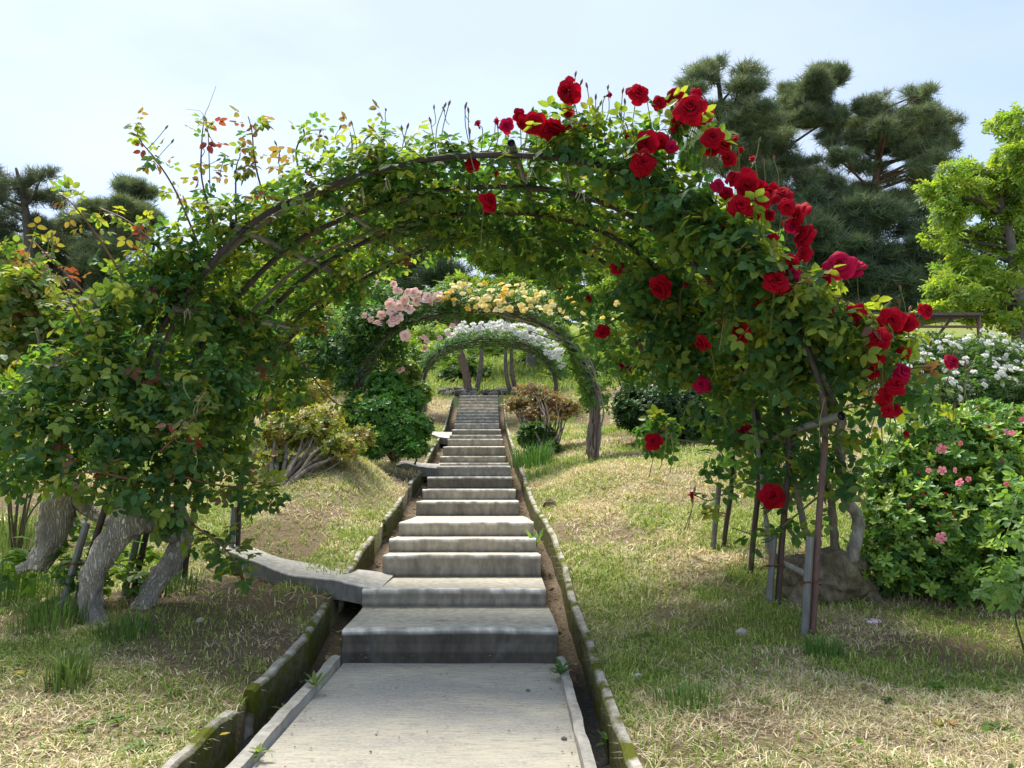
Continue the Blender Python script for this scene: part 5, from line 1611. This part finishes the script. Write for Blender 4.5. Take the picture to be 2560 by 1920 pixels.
tree('pine_tree', 'tall dense pine at the left of the pair standing above the red roses', 'pine', PX(p1, 30, 0, 1.6, True), 5600, 'needle', 'pine_needle', (.30, .52), PINE, PW,
     [P(1900,900,30), P(1880,640,30), P(1850,450,30), P(1810,300,30), P(1790,150,30)], (.30, .06), (0.115,0.075,0.06), .07)
p1 = [(2080,184,46,20),(2050,210,55,24),(2012,231,50,22),(1970,231,34,14),(2020,269,60,22),(2063,281,45,20),(1985,260,40,16),(2040,300,40,16)]
tree('pine_tree', 'pine with one slanting upper branch against the sky between the two big pines', 'pine', PX(p1, 32, 0, 1.2, True), 3300, 'needle', 'pine_needle', (.30, .52), PINE, PW,
     [P(1960,900,32), P(1950,600,32), P(1945,400,32), P(1975,325,32), P(2010,270,32), P(2075,195,32)], (.28, .05), (0.115,0.075,0.06), .07)
p2_ = [(2206,265,36,30),(2168,281,42,25),(2299,248,36,25),(2290,281,56,30),(2358,311,56,25),(2122,311,62,30),(2185,324,80,32),(2269,336,80,30),(2341,353,52,30),(2105,362,62,28),(2206,374,80,25),(2290,374,70,28),(2324,404,52,20),(2080,395,62,25),
       (2122,459,70,28),(2058,450,62,28),(2270,438,60,18),(2300,468,50,14),(2248,501,60,20),(2160,420,60,16)]
tree('pine_tree', 'spreading pine with a curved reddish trunk right of the pair', 'pine', PX(p2_, 31, 0, 1.6, True), 5600, 'needle', 'pine_needle', (.30, .52), PINE, PW,
     [P(2120,900,31), P(2125,640,31), P(2150,530,31), P(2185,470,31), P(2195,400,31), P(2195,330,31), P(2215,270,31)], (.26, .07), (0.20,0.105,0.08), .08)
p3 = [(2080,520,90,40),(2100,556,80,45),(2206,543,90,35),(2291,556,70,35),(2143,606,90,50),(2248,619,100,50),(2333,661,80,50),(2185,690,110,50),(2270,712,100,40),(2143,733,90,30),(2050,600,70,45),(2060,680,80,50),(2330,590,60,35),(2400,700,60,50),(2380,780,70,40),(2220,770,120,30),(1990,560,70,50),(1980,650,80,60),(1900,560,70,50)]
tree('pine_tree', 'dark broad pine filling the space below the two tall pines', 'pine', PX(p3, 28.6, 0, .8, True), 7000, 'needle', 'pine_needle', (.40, .66), [(.085,.13,.08),(.11,.16,.09),(.15,.20,.10)], (2, 3, 1.5),
     [P(2180,900,28.8), P(2170,700,28.8), P(2160,560,28.8)], (.30, .08), (0.11,0.075,0.06), .12)
# left pines
pl1 = [(10,440,34,30),(60,450,30,26),(115,445,24,28),(90,490,50,28),(30,510,50,28),(150,500,30,24),(60,560,80,30),(130,560,50,26),(-40,480,60,40),(-20,560,60,40)]
tree('pine_tree', 'thin open pine with sparse needles at the left edge', 'pine', PX(pl1, 33, 0, 1.5, True), 950, 'needle', 'pine_needle', (.35, .6), [(.075,.10,.06),(.10,.125,.075)], (1, 1),
     [P(70,900,33), P(75,650,33), P(60,500,33), P(40,420,33)], (.3, .05), (0.12,0.10,0.09), .07)
pl2 = [(325,467,38,14),(340,490,52,18),(300,515,62,20),(350,520,42,16),(270,540,52,20),(230,520,30,10),(360,545,40,16),(250,580,82,26),(300,600,62,26),(280,640,80,30),(180,560,50,18)]
tree('pine_tree', 'flat topped pine seen just left of the near arch', 'pine', PX(pl2, 35, 0, 1.5, True), 4600, 'needle', 'pine_needle', (.36, .6), PINE, PW,
     [P(180,900,35), P(190,720,35), P(215,620,35), P(280,560,35), P(320,470,35)], (.34, .07), (0.10,0.08,0.07), .09)
pl3 = [(150,600,80,40),(60,620,80,40),(180,660,100,40),(60,690,90,40),(280,690,80,40),(130,740,120,40),(40,760,80,40),(250,760,90,30),(-30,640,80,50),(-30,720,80,50),(380,700,90,50),(470,760,90,50),(400,800,90,40),(160,810,140,30),(540,700,80,50),(620,770,90,50)]
tree('pine_tree', 'broad dark pine mass behind the left rose bushes', 'pine', PX(pl3, 37, 0, 2, True), 8500, 'needle', 'pine_needle', (.40, .70), [(.085,.13,.075),(.11,.16,.085),(.15,.195,.10)], (2, 3, 1.5),
     [P(160,930,37), P(150,760,37), P(140,610,37)], (.36, .12), (0.11,0.085,0.07), .12)
# dark conifers seen under the near arch
for (lst, Y, lab, tk) in [([(1080,620,60,40),(1050,670,80,45),(1110,700,80,45),(1060,740,90,45),(1000,700,70,50),(1130,760,80,40),(980,760,70,50)], 34, 'dark conifer under the near arch, above the pink roses', 1075),
                      ([(880,640,80,60),(830,720,90,60),(900,760,80,50),(760,680,80,60),(700,640,80,60),(760,580,70,40)], 36, 'dark conifer half hidden behind the left half of the near arch', 830),
                      ([(1640,640,90,60),(1560,700,90,60),(1700,740,100,60),(1500,620,80,60),(1780,800,100,60),(1880,760,90,60),(1620,800,100,50)], 36, 'dark conifer behind the hanging leaves of the right rose', 1620)]:
    tree('conifer_tree', lab, 'conifer', PX(lst, Y, 0, 1.5), 3000, 'needle', 'pine_needle', (.40, .66), [(.034,.066,.036),(.05,.085,.042),(.07,.10,.05)], (2, 3, 1), [P(tk,930,Y), P(tk,750,Y), P(tk,620,Y)], (.3, .08), (0.10,0.08,0.07), .09)
# bright broadleaf trees
LG = [(.20,.33,.055),(.26,.38,.06),(.33,.42,.08),(.13,.24,.045)]
rt = [(2540,300,30,32),(2502,311,26,20),(2552,345,40,30),(2580,400,60,50),(2396,446,62,34),(2459,429,62,34),(2523,395,50,34),(2358,480,52,34),(2438,492,70,34),(2523,471,60,34),(2375,535,56,38),(2480,543,70,40),(2346,594,38,24),(2438,598,72,38),(2523,606,60,48),
      (2396,661,60,36),(2480,678,70,38),(2358,712,55,28),(2438,733,70,34),(2530,730,60,50),(2430,780,70,26),(2360,765,60,24),(2590,500,60,60),(2600,650,60,60),(2540,800,60,30)]
tree('broadleaf_tree', 'bright yellow green broadleaf tree at the right edge', 'tree', PX(rt, 18, 0, .9, True), 6400, 'twig', 'tree_leaf', (.22, .36), LG, (3, 3, 2, 1.5),
     [P(2550,930,18), P(2545,760,18), P(2530,620,18), P(2500,480,18), P(2530,340,18)], (.20, .04), (0.17,0.15,0.125), .06, shell=.2)
ct = [(1260,640,70,34),(1340,650,80,40),(1200,660,60,36),(1420,690,70,40),(1290,700,80,36),(1380,735,80,34),(1480,740,60,44),(1220,600,60,34),(1320,590,80,30),(1430,620,70,40),(1160,700,40,24)]
tree('broadleaf_tree', 'pale green broadleaf crown above the yellow roses', 'tree', PX(ct, 24, 0, 1.0, True), 6500, 'twig', 'tree_leaf', (.26, .42), LG, (3, 3, 2.5, 1),
     [P(1330,930,24), P(1330,800,24), P(1320,620,24)], (.20, .06), (0.17,0.15,0.125), .06, shell=.2)
ct = [(1560,760,70,44),(1640,800,70,40),(1700,840,70,40),(1520,700,60,40),(1600,690,70,40)]
tree('broadleaf_tree', 'yellow green tree behind the right half of the near arch', 'tree', PX(ct, 22, 0, 1.0, True), 3600, 'twig', 'tree_leaf', (.26, .42), LG, (3, 2, 1.5, 2), [P(1600,940,22), P(1600,800,22), P(1610,680,22)], (.16, .05), (0.17,0.15,0.125), .06, shell=.2)
ct = [(700,700,80,50),(780,740,70,44),(640,760,70,44),(860,720,70,34),(720,800,80,40),(600,680,70,50),(900,690,50,30)]
tree('broadleaf_tree', 'yellow green tree glimpsed through the left half of the near arch', 'tree', PX(ct, 20, 0, 1.0, True), 4200, 'twig', 'tree_leaf', (.24, .40), LG, (3, 3, 1.5, 2), [P(730,940,20), P(730,820,20), P(740,690,20)], (.16, .05), (0.17,0.15,0.125), .06, shell=.2)
# slender trees standing on the stone edging
TR = [([(1174,986),(1164,930),(1150,880),(1143,840),(1140,790)], .115, (0.17,0.12,0.095), 'leaning thick brown trunked tree above the steps, under the far arch'),
      ([(1187,990),(1198,940),(1204,890),(1207,850),(1212,790)], .070, (0.16,0.145,0.125), 'slim grey trunked tree leaning right at the centre of the far arch'),
      ([(1285,990),(1268,950),(1264,900),(1266,850),(1268,790)], .062, (0.15,0.12,0.10), 'left one of the close pair of slim trees inside the far arch'),
      ([(1293,976),(1280,930),(1279,890),(1278,850),(1282,790)], .066, (0.16,0.125,0.10), 'right one of the close pair of slim trees inside the far arch')]
for k, (pl, r, c, lab) in enumerate(TR):
    Y = 19.5 + (k % 2) * .25
    tp = [P(a, b_, Y) for a, b_ in pl]
    pd = [pad(pl[-1][0] + dx, 755 + dy, Y + .3, 46, 24) for dx, dy in ((-40, 10), (30, -14), (0, -40), (45, 26))]
    tree('garden_tree', lab, 'tree', pd, 700, 'twig', 'tree_leaf', (.20, .32), [(.10,.18,.03),(.15,.23,.035)], (1, 1), tp, (r, r * .55), c, .05, group='slender trees on the stone edging', shell=.2)
# ferny shrubs on the slope behind
for k, (a, b_, rx, ry, Y, col, lab) in enumerate([(1090,900,46,28,25,LG,'ferny green shrub left of the leaning trunk'), (1230,880,60,34,27,LG,'bright bushy shrub between the trunks'), (1160,930,34,24,22,[(.05,.11,.03),(.08,.15,.03)],'dark shrub between the leaning trunk and the slim trunk'),
        (1340,900,50,34,25,LG,'bright shrub right of the slim pair of trees'), (1070,850,60,40,30,LG,'tall pale shrub far up the slope at left'), (1400,860,70,44,30,LG,'tall pale shrub far up the slope at right'), (1210,830,90,36,33,LG,'wide pale thicket at the top of the slope'), (1000,890,50,40,24,LG,'green shrub behind the left leg of the far arch'), (1450,930,50,40,22,LG,'green shrub behind the right leg of the far arch')]):
    shrub('ferny_shrub', lab, 'shrub', [pad(a, b_, Y, rx*1.4, ry*1.4), pad(a - rx*.8, b_ + ry*.5, Y - .4, rx, ry), pad(a + rx*.8, b_ + ry*.4, Y - .3, rx, ry)], 1500, 'twig', 'tree_leaf', (.24, .42), col, [1]*len(col), stem=None, shell=.4, group='ferny shrubs on the slope behind the steps')
# far wood closing the horizon
fw = []
for k in range(40):
    a = -1600 + k * 135
    fw.append(pad(a, 770 + RS.uniform(-50, 40), 46 + RS.uniform(-3, 3), 115, 120 if a > -300 else 170))
o = shrub('far_woodland', 'dark mixed woodland closing the view behind all the trees', None, fw, 17000, 'twig', 'tree_leaf', (.7, 1.2), [(.035,.07,.03),(.05,.09,.035),(.08,.13,.04)], (2, 3, 1.5), stem=None, shell=.3)
del o['category']
o['kind'] = 'stuff'

# ------------------------------------------------------------------ garden shelter behind the white roses
sy = 16.2
s0, s1 = P(2080, 778, sy), P(2450, 778, sy)
sb = thing('garden_shelter', 'low dark metal roofed garden shelter with thin rusty frame beyond the white roses', 'shelter', (float((s0[0]+s1[0])/2), sy + 1.2, float(H((s0[0]+s1[0])/2, sy + 1.2))))
zt = s0[2]
mb = MB()
for k in range(9):      # ribbed roof sheets
    xa = s0[0] + (s1[0] - s0[0]) * k / 9; xb = s0[0] + (s1[0] - s0[0]) * (k + 1) / 9 - .01
    g = np.array([[(xa, sy - .1, zt - .06), (xa, sy + 2.6, zt + .18)], [(xb, sy - .1, zt - .06), (xb, sy + 2.6, zt + .18)]])
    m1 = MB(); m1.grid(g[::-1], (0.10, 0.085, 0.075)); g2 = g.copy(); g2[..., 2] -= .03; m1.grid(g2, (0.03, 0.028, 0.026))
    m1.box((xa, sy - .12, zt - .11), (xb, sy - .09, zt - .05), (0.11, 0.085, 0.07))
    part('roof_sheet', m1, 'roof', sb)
for (fx_, yy_) in ((0.985, 0), (.985, 2.4), (.35, 2.4), (0.02, 0), (.02, 2.4)):
    x = s0[0] + (s1[0] - s0[0]) * fx_
    part('post', MB().tube([(x, sy + yy_, float(H(x, sy + yy_)) - .1), (x, sy + yy_, zt - .08)], .045, 8, (0.20, 0.12, 0.085)), 'rusty_pipe', sb, True)
for dz, c in ((-.34, (0.20, 0.115, 0.08)), (-.13, (0.09, 0.06, 0.05))):
    part('rail', MB().tube([(s0[0], sy - .02, zt + dz), (s1[0] - .05, sy - .02, zt + dz)], .028, 6, c), 'rusty_pipe', sb)
for k in range(4):
    x = s1[0] - .6 - k * 1.1
    part('brace', MB().tube([(x - .9, sy, zt - 1.2), (x, sy, zt - .13)], .03, 6, (0.06, 0.05, 0.045)), 'rusty_pipe', sb)
xa, xb = s0[0] - 1.0, s0[0] + (s1[0] - s0[0]) * .42
zb_ = float(H(xb, sy + 2.4))
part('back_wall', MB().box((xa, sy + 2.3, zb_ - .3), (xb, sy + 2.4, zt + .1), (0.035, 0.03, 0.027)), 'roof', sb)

# ------------------------------------------------------------------ small things on the ground
def flat_leaf(label, px, py, size, col, name='fallen_leaf', cat='leaf'):
    p = G(px, py)
    V, T = leaflet(.6, .15, .05)
    a = RS.uniform(0, 6.28)
    V, T = place((V, T), (0, 0, 0), a, size, .1)
    V2 = np.concatenate([V, V - np.array((0, 0, .002))]); T2 = np.concatenate([T, T[:, ::-1] + len(V)])
    mb = MB(); mb.add(V2 + p + np.array((0, 0, .016)), T2, col)
    return solo(name, mb, 'rose_leaf', label, cat)
flat_leaf('bright yellow fallen leaf on the straw near the lower left edge', 35, 1690, .075, (.50,.42,.03))
flat_leaf('orange tan fallen leaf on the lower right bank', 2383, 1817, .05, (.55,.33,.16))
flat_leaf('pale yellow fallen leaf beside the orange tan one', 2350, 1828, .06, (.45,.42,.12))
flat_leaf('dark green fallen leaf on the right bank below the poles', 2215, 1757, .07, (.04,.10,.03))
flat_leaf('tan fallen leaf on the right bank nearer the drain', 1988, 1712, .045, (.50,.36,.2))
flat_leaf('yellow leaf lying in the left drain', 548, 1852, .035, (.45,.38,.04))
def petals(label, px, py, col, n, s, name='fallen_flower', mat='azalea_petal'):
    p = G(px, py); mb = MB()
    for k in range(n):
        g = petal_patch(s, s * .35, .6, k / n * 6.28 + RS.uniform(-.3, .3), .01, s * .1)
        mb.grid(g + p + np.array((RS.uniform(-.3, .3) * s, RS.uniform(-.3, .3) * s, .012)), (1, 1, 1))
    return solo(name, mb, mat, label, 'flower')
M['lilac_petal'] = mat_petal('lilac petal', (0.70, 0.52, 0.66), (0.78, 0.66, 0.74), .2)
petals('pale lilac fallen flower on bare soil in front of the azalea', 2185, 1562, None, 5, .040, mat='lilac_petal')
mb = MB()
for k in range(90):
    px, py = RS.uniform(1340, 1720), RS.uniform(1185, 1300)
    if RS.uniform() < .35: px, py = RS.uniform(1440, 1600), RS.uniform(1190, 1240)
    p = G(px, py)
    mb.grid(petal_patch(.022, .008, .7, RS.uniform(0, 6.28), .0, .002, 3, 3) + p + np.array((0, 0, .014)), (1, 1, 1))
o = link('fallen_petals', mb.mesh('fallen_petals', 'yellow_petal'), None, 'stuff')
o['label'] = 'pale yellow fallen petals scattered on the right straw bank'
m_ = 5200
y = np.sqrt(RS.uniform(1.7**2, 6.0**2, m_)); x = RS.uniform(-1, 1, m_) * (.72 * y + .3)
ok = (x < outL(y) - .01) | (x > outR(y) + .01)
cl = vn(x, y, .22, 97, 2)
ok &= cl > .54
x, y = x[ok], y[ok]; m_ = len(x)
pos = np.stack([x, y, H(x, y) + RS.uniform(.006, .03, m_)], -1)
nor = norm(np.array((0, 0, 1.0)) + RS.normal(size=(m_, 3)) * .45)
ax = norm(np.cross(nor, RS.normal(size=(m_, 3))))
mb = MB()
mb.add(*scatter_arrays(oval(.7), pos, ax, nor, RS.uniform(.010, .028, m_), palette([(.10,.20,.04),(.16,.27,.05),(.22,.33,.07),(.36,.29,.13)], (2, 3, 2, .6), m_)))
o = link('ground_weeds', mb.mesh('ground_weeds', 'rose_leaf'), None, 'stuff'); o['label'] = 'small broad leaved weeds and clover spread through the near turf'
# debris leaves in the drains
mb = MB()
for k in range(420):
    s = -1 if RS.uniform() < .5 else 1
    y = RS.uniform(1.7, 12)
    x = (outL(y) + WT + RS.uniform(.01, GL)) if s < 0 else (rightX(y) + RS.uniform(.02, .09))
    z = float(baseZ(y)) - .12 + RS.uniform(0, .02)
    V, T = place(leaflet(.5, .2, .2), (x, y, z), RS.uniform(0, 6.28), RS.uniform(.02, .05), RS.uniform(-.2, .4))
    mb.add(V, T, [(0.24,.14,.07),(0.13,.085,.05),(0.36,.26,.12),(.10,.15,.04)][RS.randint(4)])
o = link('leaf_litter', mb.mesh('leaf_litter', 'grass'), None, 'stuff'); o['label'] = 'dead leaves and debris lying in both drains'
mb = MB()
for k in range(110):      # crumbs and small leaves in the corners of the steps
    i = RS.randint(0, 9)
    Y, zt, zb, xl, xr = ST[i]
    y = Y - abs(RS.normal()) * .05 - .012
    x = RS.uniform(xl + .01, xr - .01)
    if RS.uniform() < .35: x = (xl + .03 + abs(RS.normal()) * .05) if RS.uniform() < .5 else (xr - .03 - abs(RS.normal()) * .05)
    V, T = place(leaflet(.5, .2, .2), (x, y, zb + .008), RS.uniform(0, 6.28), RS.uniform(.008, .024), RS.uniform(-.1, .3))
    mb.add(V, T, [(0.24,.15,.08),(0.15,.10,.06),(0.42,.32,.16),(.16,.2,.07),(.08,.07,.05)][RS.randint(5)])
o = link('leaf_litter', mb.mesh('leaf_litter', 'grass'), None, 'stuff'); o['label'] = 'crumbs and tiny dead leaves lying in the corners of the steps'
mb = MB()
for k in range(170):
    y = RS.uniform(1.9, 3.70); xl_, xr_ = float(leftX(y)) + .03, float(rightX(y)) - .01
    x = RS.uniform(xl_, xr_)
    if RS.uniform() < .5: x = xl_ + abs(RS.normal()) * .05 if RS.uniform() < .5 else xr_ - abs(RS.normal()) * .05
    V, T = place(leaflet(.6, .2, .2), (x, y, .006), RS.uniform(0, 6.28), RS.uniform(.004, .014), RS.uniform(-.05, .2))
    mb.add(V, T, [(0.20,.14,.09),(0.12,.09,.06),(0.36,.28,.15),(.07,.065,.06)][RS.randint(4)])
o = link('leaf_litter', mb.mesh('leaf_litter', 'grass'), None, 'stuff'); o['label'] = 'grit and leaf crumbs lying along the edges of the landing'
# rocks and bits
for k, (px, py, s, c, lab) in enumerate([(1588,1412,0,0,''),(1855,1592,.035,(.40,.36,.30),'small pale stone on the grass left of the second right pole'), (1595,1696,.02,(.5,.46,.4),'tiny white stone on the right bank near the drain'), (1375,1268,.07,(.12,.09,.065),'small dark weathered stump on the right straw bank'),
                                       (500,1555,.02,(.5,.46,.42),'tiny pale stone on the shaded left bank'), (1320,1728,.009,(.18,.16,.14),'single dark pebble on the landing slab'), (1410,1850,.011,(.16,.15,.13),'dark pebble near the right kerb of the landing')]):
    if not lab: continue
    p = G(px, py)
    if 'landing' in lab:
        p = P(px, py, 2.6); r = ray(px, py); t = -EYE / r[2]; p = np.array((r[0]*t, r[1]*t, 0.0))
    V = np.array([v.co[:] for v in SM[k % 5].vertices]); T = np.array([q.vertices[:] for q in SM[k % 5].polygons])
    mb = MB(); mb.add(V * np.array((1.2, 1, .8)) * s + p + np.array((0, 0, s * .35)), T, c)
    solo('tree_stump' if 'stump' in lab else 'stone', mb, 'bark' if 'stump' in lab else 'stone', lab, 'stump' if 'stump' in lab else 'stone')
p = G(2155, 1395)
mb = MB().box((p[0]-.013, p[1]-.004, p[2]-.02), (p[0]+.013, p[1]+.004, p[2]+.13), (0.62, 0.62, 0.60))
mb.box((p[0]-.018, p[1]-.007, p[2]+.075), (p[0]+.018, p[1]-.0045, p[2]+.135), (0.72, 0.72, 0.70))
solo('plant_marker', mb, 'roof', 'small white plant marker stake in the grass behind the burl', 'plant marker')
# weeds on the bank, kerbs and landing
def weed(label, px, py, n, size, col, z=None, nm='weed', up=.5):
    if z is None: p = G(px, py)
    else:
        r = ray(px, py); t = (z - EYE) / r[2]; p = np.array((r[0]*t, r[1]*t, z))
    o = thing(nm, label, 'weed', p)
    for k in range(n):
        V, T = leaflet(.34, .08, .25)
        V, T = place((V, T), (0, 0, 0), k / n * 6.28 + RS.uniform(-.4, .4), size * RS.uniform(.7, 1.2), RS.uniform(.25, .9) * up)
        mb = MB(); mb.add(V + p + np.array((RS.uniform(-.012, .012), RS.uniform(-.012, .012), .004 + RS.uniform(0, .02))), T, np.asarray(col) * RS.uniform(.75, 1.25))
        part('leaf', mb, 'rose_leaf', o)
    return o
weed('dark green weed growing from the right kerb of the landing', 1402, 1690, 12, .060, (.05,.14,.03), .02, up=1.2)
weed('small weed at the corner under the first left riser', 858, 1632, 8, .05, (.14,.19,.04), .0, up=1.5)
weed('weed on the left kerb of the landing', 790, 1725, 9, .05, (.12,.19,.045), .02, up=1.5)
weed('weed in the left drain beside the broken wall', 720, 1790, 10, .06, (.10,.18,.04), -.08, up=1.2)
weed('dandelion like weed in the right drain', 1525, 1872, 9, .07, (.07,.17,.035), -.09, up=1.0)
weed('weed at the bottom left of the landing', 640, 1895, 9, .045, (.16,.24,.05), .01, up=1.0)
weed('grassy weed on the right end of the fourth step', 1335, 1372, 9, .09, (.10,.20,.04), float(ST[2,1]), up=2.2)
for (px, py, n, s, lab) in [(545,1812,16,.045,'bright green low weed beside the broken left drain wall'),(285,1808,10,.05,'low weed on bare soil at lower left'),(205,1830,10,.06,'leafy weed left of the bare patch at lower left'),(410,1835,9,.04,'tiny weed on the bare lower left patch'),
                       (350,1880,10,.05,'leafy weed near the bottom edge at left'),(430,1740,9,.04,'small weed above the lower left bare patch'),(2475,1735,8,.05,'single young weed on the soil at lower right'),(2335,1725,14,.05,'grassy weed rosette on the lower right bank'),(1905,1765,9,.04,'low pale weed on the lower right straw'),
                       (2500,1835,12,.06,'spreading weed near the lower right corner'),(1620,1600,9,.05,'small green weed on the right bank by the drain'),(150,1700,9,.05,'leafy weed under the tall grass tuft at left')]:
    weed(lab, px, py, n, s, (.12,.23,.04))
for (px, py) in [(145,1510),(110,1500),(220,1525)]:
    pass
for k, (px, py, lab) in enumerate([(143,1408,'small yellow wildflower among the left weeds, highest'),(110,1500,'small yellow wildflower among the left grass, leftmost'),(219,1525,'small yellow wildflower beside the bent grey trunk')]):
    p = P(px, py, 3.95)
    g0_ = float(H(p[0], p[1]))
    o = thing('wildflower', lab, 'wildflower', (p[0], p[1], g0_))
    part('stem', MB().tube([(p[0] + .01, p[1], g0_ - .01), (p[0] - .005, p[1], (g0_ + p[2]) / 2), (p[0], p[1], p[2])], .002, 4, (.12,.2,.04)), 'green_stem', o)
    put_flower(o, p, (0, -.6, .8), .016, RCy[0], None, 0, calyx=False)
